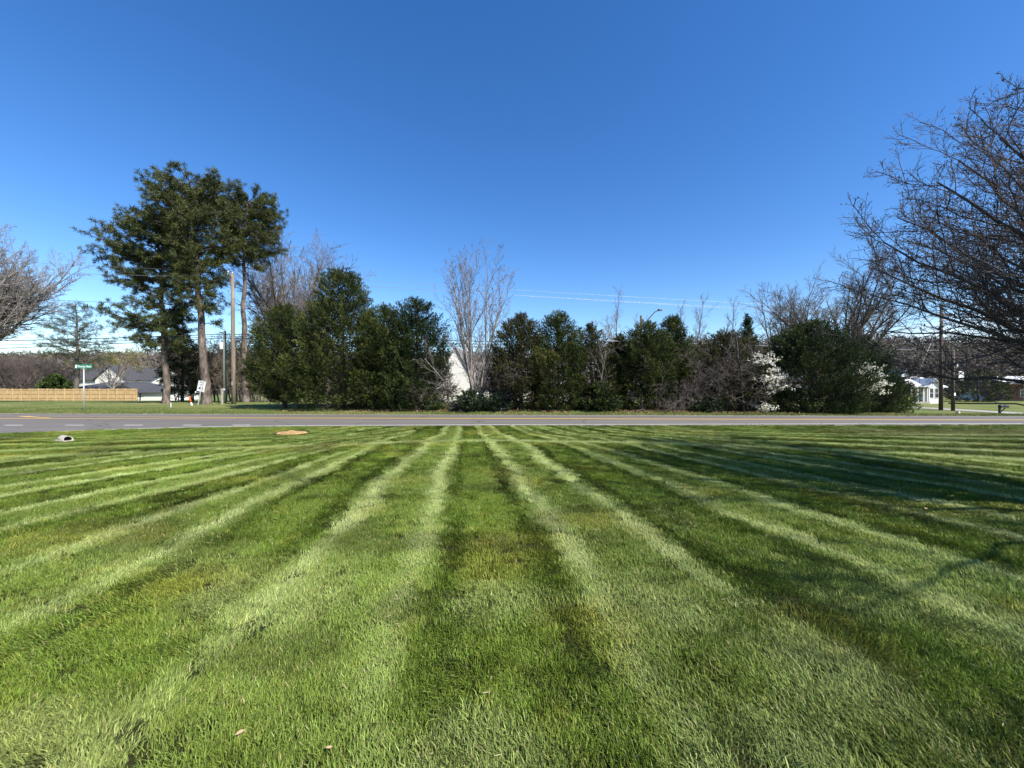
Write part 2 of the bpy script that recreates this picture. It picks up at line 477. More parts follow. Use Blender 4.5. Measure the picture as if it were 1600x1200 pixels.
# ------------------------------------------------------------------ ground, road
def ground_mat(name, stops, stops2, far=False):
    m, t, b = new_mat(name)
    n1 = noise(t, 40 if not far else 6, 8, 0.75)
    n2 = noise(t, 0.35, 5, 0.6)
    mx = t.nodes.new('ShaderNodeMix'); mx.data_type = 'RGBA'
    c1 = ramp(t, n1, stops); c2 = ramp(t, n1, stops2)
    s = t.nodes.new('ShaderNodeMapRange')
    s.inputs['From Min'].default_value = 0.42; s.inputs['From Max'].default_value = 0.62
    t.links.new(n2, s.inputs[0])
    t.links.new(s.outputs[0], mx.inputs['Factor'])
    t.links.new(c1, mx.inputs['A']); t.links.new(c2, mx.inputs['B'])
    res = mx.outputs['Result']
    if far:
        c = t.nodes.new('ShaderNodeTexCoord')
        sp = t.nodes.new('ShaderNodeSeparateXYZ'); t.links.new(c.outputs['Object'], sp.inputs[0])
        mr = t.nodes.new('ShaderNodeMapRange'); mr.inputs['From Min'].default_value = 88; mr.inputs['From Max'].default_value = 100
        t.links.new(sp.outputs['Y'], mr.inputs[0])
        m3 = t.nodes.new('ShaderNodeMix'); m3.data_type = 'RGBA'
        t.links.new(mr.outputs[0], m3.inputs['Factor']); t.links.new(res, m3.inputs['A'])
        t.links.new(ramp(t, n1, [(0.3, (0.06, 0.048, 0.036)), (0.7, (0.13, 0.105, 0.08))]), m3.inputs['B'])
        res = m3.outputs['Result']
    t.links.new(res, b.inputs['Base Color'])
    b.inputs['Roughness'].default_value = 0.95
    b.inputs['Specular IOR Level'].default_value = 0.1
    bump(t, b, n1, 0.8, 0.05 if not far else 0.12)
    return m
M['soil'] = ground_mat('lawn_soil', [(0.3, (0.022, 0.03, 0.009)), (0.7, (0.045, 0.055, 0.016))], [(0.3, (0.03, 0.032, 0.012)), (0.7, (0.06, 0.058, 0.022))])
M['far_grass'] = ground_mat('far_grass', [(0.3, (0.085, 0.115, 0.03)), (0.7, (0.16, 0.20, 0.06))], [(0.3, (0.14, 0.15, 0.05)), (0.7, (0.25, 0.24, 0.10))], True)

def grid(us, vs, fx):
    U, W = np.meshgrid(us, vs)
    V = fx(U.ravel(), W.ravel())
    nu, nv = len(us), len(vs)
    i = np.arange((nv - 1) * nu).reshape(nv - 1, nu)[:, :-1].ravel()
    q = np.stack([i, i + 1, i + nu + 1, i + nu], axis=1)
    return V, q

xs = np.concatenate([np.linspace(-60, -20, 41), np.linspace(-19.6, 24, 110), np.linspace(25, 70, 46)])
ts = 1 - np.linspace(0, 1, 70) ** 1.6
ts = np.sort(ts)
def lawn_fx(U, T):
    e = z_near(U) + 0.06
    Y = -30 + (e + 30) * T
    return np.stack([U, Y, g_lawn(U, Y)], axis=1)
V, q = grid(xs, ts, lawn_fx)
tag(build('lawn', V, [q], M['soil'], smooth=True), 'mown lawn sloping gently to the road', None, None, 'structure')

xf = np.concatenate([np.linspace(-900, -90, 28), np.linspace(-80, 80, 121), np.linspace(90, 900, 28)])
tf = np.concatenate([np.linspace(0, 30, 61), np.linspace(31, 80, 40), np.linspace(85, 300, 30), np.linspace(330, 1500, 12)])
def far_fx(U, T):
    Uc = np.clip(U, -80, 80)
    Y = z_far(Uc) - 0.05 + T
    return np.stack([U, Y, g_far(Uc, Y) + 0.03 * (vnoise(U, Y, 0.4, 9) - 0.5)], axis=1)
V, q = grid(xf, tf, far_fx)
tag(build('ground', V, [q], M['far_grass'], smooth=True), 'grass verge and yards beyond the road', None, None, 'structure')

def road_z(X, Y):
    c = z_mid(X)
    return np.where(Y < c, -0.10 - 0.05 * (c - Y) / 2.9, -0.10 - 0.10 * (Y - c) / 3.4)
xr = np.concatenate([np.linspace(-80, -26, 28), np.linspace(-25, 30, 111), np.linspace(31, 90, 30)])
def road_fx(U, T):
    Uc = np.clip(U, -60, 70)
    a, c, f = z_near(Uc), z_mid(U), z_far(U)
    Y = np.where(T < 0.5, a + (c - a) * T * 2, c + (f - c) * (T - 0.5) * 2)
    return np.stack([U, Y, road_z(U, Y)], axis=1)
V, q = grid(xr, np.linspace(0, 1, 13), road_fx)
road = tag(build('road', V, [q], M['asphalt'], smooth=True), 'grey two-lane asphalt road with turn lane', None, None, 'structure')

def stripe(name, xa, xb, yfun, w, m):
    n = max(2, int((xb - xa) / 0.8) + 1)
    X = np.linspace(xa, xb, n)
    Y = yfun(X)
    a = np.stack([X, Y - w / 2, road_z(X, Y - w / 2) + 0.005], 1)
    b = np.stack([X, Y + w / 2, road_z(X, Y + w / 2) + 0.005], 1)
    V = np.concatenate([a, b])
    i = np.arange(n - 1)
    return build(name, V, [np.stack([i, i + 1, i + n + 1, i + n], 1)], m, road)
stripe('edge_line', -55, 68, lambda X: z_near(X) + 0.34, 0.11, M['paint_white'])
stripe('edge_line', -78, 88, lambda X: z_far(X) - 0.22, 0.13, M['paint_white'])
med = lambda X: 0.14 + 0.85 * ss(-13, -24, X)
stripe('centre_line', -78, 88, lambda X: z_mid(X) + med(X), 0.13, M['paint_yellow'])
stripe('centre_line', -78, 88, lambda X: z_mid(X) - med(X) * 0.7, 0.13, M['paint_yellow'])
for x0 in (-26.4, -24.0, -21.6, -19.0, -16.5, -14.0, -11.9):
    stripe('lane_dash', x0, x0 + 0.78, lambda X: np.full_like(X, 16.42), 0.13, M['paint_white'])
def hatch(X0, X1):
    a = np.array([X0, z_mid(X0) + 0.75, 0]); b = np.array([X1, z_mid(X1) - 0.45, 0])
    V = []
    for p in (a, b):
        for o in (-0.35, 0.35):
            x = p[0] + o
            V.append((x, p[1], float(road_z(x, p[1])) + 0.009))
    return build('median_hatch', V, [np.array([[0, 1, 3, 2]])], M['paint_yellow'], road)
hatch(-26.0, -23.2)
hatch(-34.0, -31.0)

# ------------------------------------------------------------------ the grass of the lawn (one object, instanced clumps)
def stripe_coord(X, Y):
    so = np.array([-16, -9, -6.4, -4.6, -3.4, -1.8, -0.8, 0.65, 1.6, 3.2, 6, 9.5, 16])
    sv = np.array([0.75, 0.47, 0.27, 0.10, -0.03, -0.06, -0.10, -0.16, -0.19, -0.24, -0.38, -0.56, -0.8])
    o = np.array(X, float)
    for _ in range(60):
        o = 0.5 * o + 0.5 * (X - np.interp(o, so, sv) * (np.clip(Y, 0.3, 16) - 3))
    return o

def grass_mat():
    m, t, b = new_mat('grass_blades')
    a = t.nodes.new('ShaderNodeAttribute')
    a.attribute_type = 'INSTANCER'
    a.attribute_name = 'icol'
    ti = t.nodes.new('ShaderNodeAttribute')
    ti.attribute_name = 'btint'
    hs = t.nodes.new('ShaderNodeHueSaturation')
    t.links.new(a.outputs['Color'], hs.inputs['Color'])
    mr = t.nodes.new('ShaderNodeMapRange')
    mr.inputs['To Min'].default_value = 0.42; mr.inputs['To Max'].default_value = 1.55
    t.links.new(ti.outputs['Fac'], mr.inputs[0])
    t.links.new(mr.outputs[0], hs.inputs['Value'])
    st = t.nodes.new('ShaderNodeMath'); st.operation = 'GREATER_THAN'
    st.inputs[1].default_value = 0.955
    t.links.new(ti.outputs['Fac'], st.inputs[0])
    sm = t.nodes.new('ShaderNodeMix'); sm.data_type = 'RGBA'
    sm.inputs['B'].default_value = (0.36, 0.31, 0.14, 1)
    t.links.new(st.outputs[0], sm.inputs['Factor'])
    t.links.new(hs.outputs[0], sm.inputs['A'])
    hs = sm; HO = sm.outputs['Result']
    t.links.new(HO, b.inputs['Base Color'])
    b.inputs['Roughness'].default_value = 0.46
    b.inputs['Specular IOR Level'].default_value = 0.2
    tr = t.nodes.new('ShaderNodeBsdfTranslucent')
    t.links.new(HO, tr.inputs[0])
    mx = t.nodes.new('ShaderNodeMixShader')
    mx.inputs[0].default_value = 0.2
    t.links.new(b.outputs[0], mx.inputs[1]); t.links.new(tr.outputs[0], mx.inputs[2])
    t.links.new(mx.outputs[0], t.nodes['Material Output'].inputs[0])
    return m
M['grass'] = grass_mat()

NV = 6
def make_clump(rs, n, R, tilt_m, tilt_s, az_s, lmin, lmax):
    a = rs.rand(n) * 2 * np.pi; r = R * np.sqrt(rs.rand(n))
    base = np.stack([r * np.cos(a), r * np.sin(a), np.full(n, -0.004)], 1)
    az = rs.normal(0, az_s, n)
    tl = np.clip(rs.normal(tilt_m, tilt_s, n), 0.05, 1.35)
    L = (lmin + (lmax - lmin) * rs.rand(n)) * np.where(rs.rand(n) < 0.15, 0.6, 1.0) * np.where(rs.rand(n) < 0.04, 1.35, 1.0)
    w = 0.0014 + 0.0011 * rs.rand(n)
    h = np.stack([np.cos(az), np.sin(az), np.zeros(n)], 1)
    up = np.array([[0, 0, 1.0]])
    tw = rs.normal(0, 0.7, n)
    side0 = np.stack([-np.sin(az), np.cos(az), np.zeros(n)], 1)
    side = side0 * np.cos(tw)[:, None] + h * np.sin(tw)[:, None]
    t1, t2 = tl * 0.55, np.minimum(tl * 1.35, 1.62)
    p1 = base + (h * np.sin(t1)[:, None] + up * np.cos(t1)[:, None]) * (L * 0.5)[:, None]
    p2 = p1 + (h * np.sin(t2)[:, None] + up * np.cos(t2)[:, None]) * (L * 0.5)[:, None]
    W = w[:, None]
    V = np.stack([base - side * W, base + side * W, p1 - side * W * 0.9, p1 + side * W * 0.9, p2], 1).reshape(-1, 3)
    i = np.arange(n) * 5
    q = np.stack([i, i + 1, i + 3, i + 2], 1)
    tr = np.stack([i + 2, i + 3, i + 4], 1)
    tint = np.repeat(np.clip(rs.normal(0.5, 0.22, n), 0, 1), 5)
    return V, q, tr, tint

def build_grass():
    rs = np.random.RandomState(5)
    Vs, Qs, Ts, var, tint, base = [], [], [], [], [], 0
    specs = [(120, 0.085, 0.95, 0.26, 0.55, 0.030, 0.055)] * 3 + [(120, 0.085, 0.5, 0.30, 0.9, 0.028, 0.052)] * 3
    for k, sp in enumerate(specs):
        v, qd, tr, ti = make_clump(rs, *sp)
        Vs.append(v); Qs.append(qd + base); Ts.append(tr + base); var.append(np.full(len(v), k)); tint.append(ti)
        base += len(v)
    # scatter points
    pts = []
    def scatter(y0, y1, dens, xm):
        n = int(dens * (y1 - y0) * 2 * (1.36 * y1 + xm))
        Y = y0 + (y1 - y0) * rs.rand(n)
        X = (rs.rand(n) * 2 - 1) * (1.36 * y1 + xm)
        k = np.abs(X) < 1.36 * Y + xm
        k &= Y < z_near(X) - 0.01 + 0.10 * (vnoise(X, Y, 1.7, 29) - 0.5) - 0.12 * rs.rand(n)
        pts.append(np.stack([X[k], Y[k]], 1))
    for y0, y1, d in ((0.4, 2.5, 290), (2.5, 4, 230), (4, 6, 205), (6, 8, 175), (8, 10, 140), (10, 12, 120), (12, 14, 115), (14, 17, 110)):
        scatter(y0, y1, d, 1.6)
    XY = np.concatenate(pts)
    X, Y = XY[:, 0], XY[:, 1]
    k = ((X + 8.02) / 0.62) ** 2 + ((Y - 14.05) / 0.7) ** 2 > 0.8 + 0.5 * rs.rand(len(X))
    k &= ((X + 12.75) / 0.38) ** 2 + ((Y - 11.0) / 0.22) ** 2 > 1
    X, Y = X[k], Y[k]
    n = len(X)
    wob = 0.22 * (vnoise(X, Y, 0.9, 21) - 0.5) + 0.10 * (vnoise(X, Y, 3.0, 22) - 0.5)
    o = stripe_coord(X, Y) + wob
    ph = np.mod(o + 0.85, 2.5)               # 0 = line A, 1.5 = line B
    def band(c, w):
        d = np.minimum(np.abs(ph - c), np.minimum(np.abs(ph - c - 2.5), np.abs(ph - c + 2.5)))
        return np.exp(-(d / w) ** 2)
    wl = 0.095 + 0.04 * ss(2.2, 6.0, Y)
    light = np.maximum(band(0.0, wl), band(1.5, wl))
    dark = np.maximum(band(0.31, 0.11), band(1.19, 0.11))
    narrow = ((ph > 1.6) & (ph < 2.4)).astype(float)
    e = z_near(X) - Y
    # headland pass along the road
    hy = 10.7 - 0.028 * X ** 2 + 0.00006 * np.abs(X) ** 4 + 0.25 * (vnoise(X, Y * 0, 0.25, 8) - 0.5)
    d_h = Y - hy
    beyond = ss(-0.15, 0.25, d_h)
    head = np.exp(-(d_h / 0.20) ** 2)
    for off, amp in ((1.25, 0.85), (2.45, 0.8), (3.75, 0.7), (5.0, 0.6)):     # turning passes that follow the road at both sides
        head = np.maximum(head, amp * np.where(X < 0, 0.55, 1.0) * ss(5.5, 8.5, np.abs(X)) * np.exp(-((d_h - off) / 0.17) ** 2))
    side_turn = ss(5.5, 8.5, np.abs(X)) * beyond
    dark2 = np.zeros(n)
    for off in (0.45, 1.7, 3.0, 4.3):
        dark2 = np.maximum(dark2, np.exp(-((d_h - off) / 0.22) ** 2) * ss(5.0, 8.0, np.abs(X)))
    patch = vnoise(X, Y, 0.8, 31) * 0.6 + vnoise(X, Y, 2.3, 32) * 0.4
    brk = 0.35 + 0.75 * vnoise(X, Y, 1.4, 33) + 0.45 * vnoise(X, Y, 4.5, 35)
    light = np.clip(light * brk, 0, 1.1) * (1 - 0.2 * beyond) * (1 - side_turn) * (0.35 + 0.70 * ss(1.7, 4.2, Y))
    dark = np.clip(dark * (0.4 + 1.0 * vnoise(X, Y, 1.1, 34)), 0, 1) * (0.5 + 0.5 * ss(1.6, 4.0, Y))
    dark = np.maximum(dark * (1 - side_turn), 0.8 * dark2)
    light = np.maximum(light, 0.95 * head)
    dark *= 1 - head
    # lean: positive = away from the viewer, along the pass
    lean = np.clip(light * 1.2 - dark * 0.9 + narrow * 0.12 + 0.02 + 1.3 * (patch - 0.5) + rs.normal(0, 0.35, n), -1, 1)
    dirang = np.where(lean > 0, np.pi / 2, -np.pi / 2)
    dirang = dirang + np.where(head > 0.5, -1.2, 0) + 1.3 * (vnoise(X, Y, 0.7, 41) - 0.5) + rs.normal(0, 0.35, n) + np.where(lean > 0, 0.25, -0.25)
    strong = np.abs(lean) > 0.35
    pv = rs.randint(0, 3, n) + np.where(strong, 0, 3)
    # leaf colour: green with pale backs and yellow patches; stripe sheen and shade painted in
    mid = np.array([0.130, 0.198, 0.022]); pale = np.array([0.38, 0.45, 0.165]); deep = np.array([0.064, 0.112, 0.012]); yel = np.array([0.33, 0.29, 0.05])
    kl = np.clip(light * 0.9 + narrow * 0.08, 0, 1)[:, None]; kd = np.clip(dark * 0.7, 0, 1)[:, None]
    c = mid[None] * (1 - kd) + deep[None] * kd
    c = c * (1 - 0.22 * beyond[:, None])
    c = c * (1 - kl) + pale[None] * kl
    ky = np.exp(-(((X - 0.0) / 0.45) ** 2 + ((Y - 3.75) / 0.35) ** 2)) * 0.7 + np.exp(-(((X - 0.95) / 0.4) ** 2 + ((Y - 4.5) / 0.25) ** 2)) * 0.5
    ky += 0.5 * np.exp(-(((X + 2.5) / 0.5) ** 2 + ((Y - 3.1) / 0.3) ** 2))
    ky = np.clip(ky * 0.75 * (0.5 + vnoise(X, Y, 4, 51)) + 0.5 * ss(0.66, 0.85, vnoise(X, Y, 1.3, 52)) * rs.rand(n) + 0.35 * (rs.rand(n) > 0.93), 0, 0.85)[:, None]
    c = c * (1 - ky) + yel[None] * ky
    # dry, thinner turf along the far right of the lawn
    kt = (ss(9, 15, X) * ss(5.5, 3.5, e) * ss(0.8, 2.0, e) * 0.6)[:, None]
    c = c * (1 - kt) + np.array([0.30, 0.29, 0.11])[None] * kt
    c = c * (1 - 0.38 * (ss(0.60, 0.80, vnoise(X, Y, 1.9, 71)) * ss(0.35, 0.7, vnoise(X, Y, 0.45, 72)))[:, None])
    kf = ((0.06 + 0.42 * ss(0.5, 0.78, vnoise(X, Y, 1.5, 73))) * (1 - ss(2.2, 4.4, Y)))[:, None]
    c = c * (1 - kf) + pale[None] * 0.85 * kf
    c *= (0.76 + 0.46 * vnoise(X, Y, 0.5, 61))[:, None] * rs.uniform(0.85, 1.15, n)[:, None]
    scl = rs.uniform(0.72, 1.22, n) * (1 + 0.012 * Y)
    pz = g_lawn(X, Y)
    Vp = np.stack([X, Y, pz], 1)
    V = np.concatenate(Vs + [Vp])
    m0 = base
    z1 = lambda a: np.concatenate([np.zeros(m0), a])
    rot = np.zeros((len(V), 3)); rot[m0:, 2] = dirang
    rot[m0:, 0] = rs.normal(0, 0.06, n); rot[m0:, 1] = rs.normal(0, 0.06, n)
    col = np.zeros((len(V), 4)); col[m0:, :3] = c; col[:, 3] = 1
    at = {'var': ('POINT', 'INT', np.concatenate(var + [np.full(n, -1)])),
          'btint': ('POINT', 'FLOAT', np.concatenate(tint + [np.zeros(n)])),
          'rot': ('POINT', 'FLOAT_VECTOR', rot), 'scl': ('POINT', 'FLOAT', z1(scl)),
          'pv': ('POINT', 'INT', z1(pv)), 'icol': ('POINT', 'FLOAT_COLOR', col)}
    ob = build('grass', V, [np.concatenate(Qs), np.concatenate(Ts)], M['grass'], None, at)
    tag(ob, 'striped freshly mown grass blades of the lawn', 'grass', None, 'stuff')
    g = bpy.data.node_groups.new('grass_scatter', 'GeometryNodeTree')
    g.interface.new_socket('Geometry', in_out='INPUT', socket_type='NodeSocketGeometry')
    g.interface.new_socket('Geometry', in_out='OUTPUT', socket_type='NodeSocketGeometry')
    gi = g.nodes.new('NodeGroupInput'); go = g.nodes.new('NodeGroupOutput')
    def attr(nm, typ):
        a = g.nodes.new('GeometryNodeInputNamedAttribute')
        a.data_type = typ
        a.inputs['Name'].default_value = nm
        return a.outputs['Attribute']
    vv = attr('var', 'INT')
    def sepv(k):
        cmp = g.nodes.new('FunctionNodeCompare')
        cmp.data_type = 'INT'; cmp.operation = 'EQUAL'
        g.links.new(vv, cmp.inputs[2]); cmp.inputs[3].default_value = k
        s = g.nodes.new('GeometryNodeSeparateGeometry')
        s.domain = 'POINT'
        g.links.new(gi.outputs[0], s.inputs['Geometry'])
        g.links.new(cmp.outputs[0], s.inputs['Selection'])
        return s.outputs['Selection']
    join = g.nodes.new('GeometryNodeGeometryToInstance')
    for k in reversed(range(NV)):
        g.links.new(sepv(k), join.inputs[0])
    iop = g.nodes.new('GeometryNodeInstanceOnPoints')
    g.links.new(sepv(-1), iop.inputs['Points'])
    g.links.new(join.outputs[0], iop.inputs['Instance'])
    iop.inputs['Pick Instance'].default_value = True
    g.links.new(attr('pv', 'INT'), iop.inputs['Instance Index'])
    g.links.new(attr('rot', 'FLOAT_VECTOR'), iop.inputs['Rotation'])
    g.links.new(attr('scl', 'FLOAT'), iop.inputs['Scale'])
    g.links.new(iop.outputs[0], go.inputs[0])
    md = ob.modifiers.new('scatter', 'NODES')
    md.node_group = g
    print('grass clumps', n)
build_grass()
# ------------------------------------------------------------------ vegetation builders
def rvec(R):
    return np.array([R.gauss(0, 1), R.gauss(0, 1), R.gauss(0, 1)])
def unit(v):
    return v / (math.sqrt(v[0] * v[0] + v[1] * v[1] + v[2] * v[2]) + 1e-9)
def turn(R, d, ang, az):
    """direction d tilted by ang, around azimuth az"""
    a = np.array([0, 0, 1.0]) if abs(d[2]) < 0.9 else np.array([1.0, 0, 0])
    u = unit(np.cross(d, a)); w = np.cross(d, u)
    return unit(d * math.cos(ang) + (u * math.cos(az) + w * math.sin(az)) * math.sin(ang))
UPV = np.array([0, 0, 1.0])

def grow(out, R, p, d, L, r, lev, S, clip=None):
    s = S[lev]
    n = s.get('seg', 5)
    st = L / n
    pts, dirs = [p], [d]
    for i in range(n):
        d = d + rvec(R) * s.get('wander', 0.12) + UPV * s.get('up', 0.0)
        d = unit(d)
        p = p + d * st
        if clip is not None and not clip(p):
            break
        pts.append(p); dirs.append(d)
    k = len(pts)
    if k < 2:
        return
    rad = [max(s.get('rmin', 0.004), r * (1 - (1 - s.get('tip', 0.35)) * i / (k - 1))) for i in range(k)]
    out.append((lev, pts, rad))
    if lev + 1 < len(S):
        c = S[lev + 1]
        m = c['n']
        m = max(1, int(m * R.uniform(0.8, 1.2) * (k - 1) / n + 0.5))
        az = R.uniform(0, 6.28)
        t0 = c.get('start', 0.2)
        for j in range(m):
            t = t0 + (1 - t0) * (j + R.random()) / m
            f = t * (k - 1); i = min(int(f), k - 2); f -= i
            q = pts[i] * (1 - f) + pts[i + 1] * f
            az += 2.4 + R.uniform(-0.6, 0.6)
            dd = turn(R, dirs[i + 1], math.radians(c.get('ang', 45) + R.gauss(0, c.get('jit', 10))), az)
            rr = rad[i] * c.get('rr', 0.6)
            grow(out, R, q, dd, L * c['ratio'] * (1 - c.get('fall', 0.5) * t) * R.uniform(0.7, 1.2), rr, lev + 1, S, clip)

SIDES = lambda lev: [9, 7, 5, 4, 3, 3][lev]

def tree_parts(root, base, br, lev_split, m_trunk, m_twig, twig_name='crown'):
    """trunk (levels < lev_split) and crown of twigs as two parts of a tree"""
    b = np.asarray(base)
    lo = [x for x in br if x[0] < lev_split]
    hi = [x for x in br if x[0] >= lev_split]
    if lo:
        V, q = tubes_arrays(lo, SIDES)
        build('trunk', V - b, [q], m_trunk, root, smooth=True)
    if hi:
        V, q = tubes_arrays(hi, SIDES)
        build(twig_name, V - b, [q], m_twig, root, smooth=True)

def tips(br, lev):
    return [(x[1][-1], unit(x[1][-1] - x[1][-2])) for x in br if x[0] == lev]

def leaf_cloud(R, C, D, n, spread, lmin, lmax, wr, bias=0.6):
    """n leaves round each centre; returns V, quads, tint"""
    k = len(C)
    rs = np.random.RandomState(R.randint(0, 10 ** 6))
    C = np.repeat(C, n, axis=0) + rs.normal(0, spread, (k * n, 3))
    D = np.repeat(D, n, axis=0) * bias + rs.normal(0, 1, (k * n, 3)) * (1 - bias)
    L = rs.uniform(lmin, lmax, k * n)
    V, q = diamonds(C, D, rs.normal(0, 1, (k * n, 3)), L, L * wr)
    t = np.clip(np.repeat(rs.normal(0.5, 0.2, k), n) + rs.normal(0, 0.18, k * n), 0, 1)
    return V, q, np.repeat(t, 4)

def leaf_part(name, root, base, VQT, m):
    V, q, t = VQT
    return build(name, V - np.asarray(base), [q], m, root, {'tint': ('POINT', 'FLOAT', t)})

def bare_tree(name, label, cat, base, height, tr, seed, group=None, S=None, lean=(0, 0), trunk_m='bark_grey', twig_m='twig_grey', split=2, leaf=None, stems=1, stem_ang=20, fork=0.3):
    """leafless broadleaf: short trunk, ascending limbs, fine twigs"""
    R = random.Random(seed)
    base = np.asarray(base, float)
    root = thing(name, label, cat, tuple(base), 0, group)
    out = []
    if S is None:
        S = [dict(seg=6, wander=0.04, tip=0.55),
             dict(n=8, ratio=1.0, ang=38, jit=8, start=0.45, fall=0.35, seg=8, wander=0.09, up=0.05, rr=0.55, tip=0.3),
             dict(n=8, ratio=0.48, ang=38, jit=10, start=0.2, fall=0.4, seg=6, wander=0.12, up=0.05, rr=0.6, tip=0.35),
             dict(n=7, ratio=0.45, ang=38, jit=12, start=0.15, fall=0.4, seg=4, wander=0.15, up=0.06, rr=0.65, tip=0.5, rmin=0.006),
             dict(n=5, ratio=0.5, ang=36, jit=12, start=0.2, fall=0.3, seg=3, wander=0.18, up=0.06, rr=0.7, tip=0.6, rmin=0.006)]
    for k in range(stems):
        d = np.array([lean[0], lean[1], 1.0])
        if stems > 1:
            d = turn(R, unit(d), math.radians(stem_ang * R.uniform(0.25, 1.1)), k * 2.4 + R.random())
        p = base + np.array([R.uniform(-0.25, 0.25), R.uniform(-0.25, 0.25), 0]) * (stems > 1) - UPV * 0.05
        grow(out, R, p, unit(d), height * fork * R.uniform(0.85, 1.1) if stems > 1 else height * fork, tr, 0, S)
    tree_parts(root, base, out, split, M[trunk_m], M[twig_m])
    if leaf:
        lev = len(S) - 1
        tp = tips(out, lev)
        tp = [x for x in tp if R.random() < leaf.get('p', 1)]
        if tp:
            C = np.array([x[0] for x in tp]); D = np.array([x[1] for x in tp])
            leaf_part(leaf['name'], root, base, leaf_cloud(R, C, D, leaf['n'], leaf['spread'], leaf['l'][0], leaf['l'][1], leaf.get('w', 0.5)), M[leaf['m']])
    return root

def lobes(R, n):
    return [(R.uniform(0, 6.28), R.uniform(0, 1), R.uniform(-1, 1)) for _ in range(n)]

def evergreen(name, label, cat, base, height, prof, seed, m='cedar', group=None, bottom=0.04, dens=1.0, lx=1.0, ly=1.0, stretch_l=1.0, stretch_r=1.0, leaf=(0.11, 0.24), upb=0.7, tops=1, trunk_r=0.16, wr=0.22, trunk_m='bark_dark'):
    """cedar-like crown: boughs over a lumpy envelope, each a plume of flat sprays; prof = [(t, radius m)]"""
    R = random.Random(seed)
    rs = np.random.RandomState(seed)
    base = np.asarray(base, float)
    root = thing(name, label, cat, tuple(base), 0, group)
    pt = [a for a, _ in prof]; pr = [b for _, b in prof]
    # trunk and a few inner limbs
    br = [(0, [base - UPV * 0.05 + UPV * height * 0.9 * k / 6 + np.array([R.gauss(0, 0.04), R.gauss(0, 0.04), 0]) * (k > 0) for k in range(7)], [trunk_r * (1 - 0.14 * k) for k in range(7)])]
    area = sum((pr[i] + pr[i + 1]) / 2 * (pt[i + 1] - pt[i]) for i in range(len(pt) - 1)) * height * 6.28
    nb = int(area * 8.5 * dens)
    lumps = [(R.uniform(0, 6.28), R.uniform(0.05, 0.98), R.uniform(0.2, 0.5), R.uniform(0.05, 0.13), R.uniform(-0.36, 0.30)) for _ in range(44)]
    C, D, T, Sz = [], [], [], []
    n = 0
    while n < nb:
        t = R.uniform(bottom, 1.0)
        r0 = np.interp(t, pt, pr)
        if R.random() > (r0 + 0.25) / (max(pr) + 0.25):
            continue
        az = R.uniform(0, 6.28)
        mul = 1.0
        for a, b, wa, wb, h in lumps:
            da = (az - a + math.pi) % (2 * math.pi) - math.pi
            mul += h * math.exp(-(da / wa) ** 2 - ((t - b) / wb) ** 2)
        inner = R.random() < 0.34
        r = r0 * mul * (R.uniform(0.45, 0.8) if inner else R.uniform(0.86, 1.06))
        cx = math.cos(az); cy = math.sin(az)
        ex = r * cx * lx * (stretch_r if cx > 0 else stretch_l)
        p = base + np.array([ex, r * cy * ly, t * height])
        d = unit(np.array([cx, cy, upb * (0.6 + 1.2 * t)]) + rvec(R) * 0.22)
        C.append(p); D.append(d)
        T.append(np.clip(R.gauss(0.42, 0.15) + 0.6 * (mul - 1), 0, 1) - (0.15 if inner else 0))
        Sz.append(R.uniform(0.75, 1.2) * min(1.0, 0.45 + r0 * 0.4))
        n += 1
        if n % 6 == 0 and r0 > 0.5:
            q0 = base + UPV * max(0.15, t * height - r * 0.45)
            br.append((2, [q0, q0 * 0.5 + p * 0.5 - UPV * 0.1 * r, p - d * 0.3], [0.035, 0.025, 0.012]))
    # ragged leaders at the top
    for k in range(tops * 7):
        h = height * R.uniform(0.93, 1.01)
        a = R.uniform(0, 6.28); rr = np.interp(min(h / height, 1) * 0.97, pt, pr) * R.uniform(0.1, 0.9)
        C.append(base + np.array([rr * math.cos(a), rr * math.sin(a), h])); D.append(unit(np.array([0.25 * math.cos(a), 0.25 * math.sin(a), 1.0])))
        T.append(R.uniform(0.35, 0.7)); Sz.append(0.9)
    C = np.array(C); D = np.array(D); T = np.array(T); Sz = np.array(Sz)
    m_ = 60 if height < 12 and dens > 0.5 else 26
    k = len(C)
    s = rs.rand(k, m_)                               # 0 root .. 1 tip of the plume
    wid = (0.22 * (1 - s) + 0.045)[..., None] * Sz[:, None, None]
    cc = C[:, None, :] - D[:, None, :] * ((1 - s) * 0.85 * Sz[:, None])[..., None] + rs.normal(0, 1, (k, m_, 3)) * wid * 0.75
    dd = D[:, None, :] * 0.9 + rs.normal(0, 0.45, (k, m_, 3)) + UPV * 0.15
    L = rs.uniform(leaf[0], leaf[1], (k, m_)) * (0.7 + 0.3 * Sz[:, None])
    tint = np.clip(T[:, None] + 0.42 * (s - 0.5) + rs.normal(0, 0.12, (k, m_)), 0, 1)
    V, q = diamonds(cc.reshape(-1, 3), dd.reshape(-1, 3), rs.normal(0, 1, (k * m_, 3)), L.ravel(), L.ravel() * wr)
    Vt, qt = tubes_arrays(br, SIDES)
    build('trunk', Vt - base, [qt], M[trunk_m], root, smooth=True)
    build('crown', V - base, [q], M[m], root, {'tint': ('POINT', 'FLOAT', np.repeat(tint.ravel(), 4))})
    return root

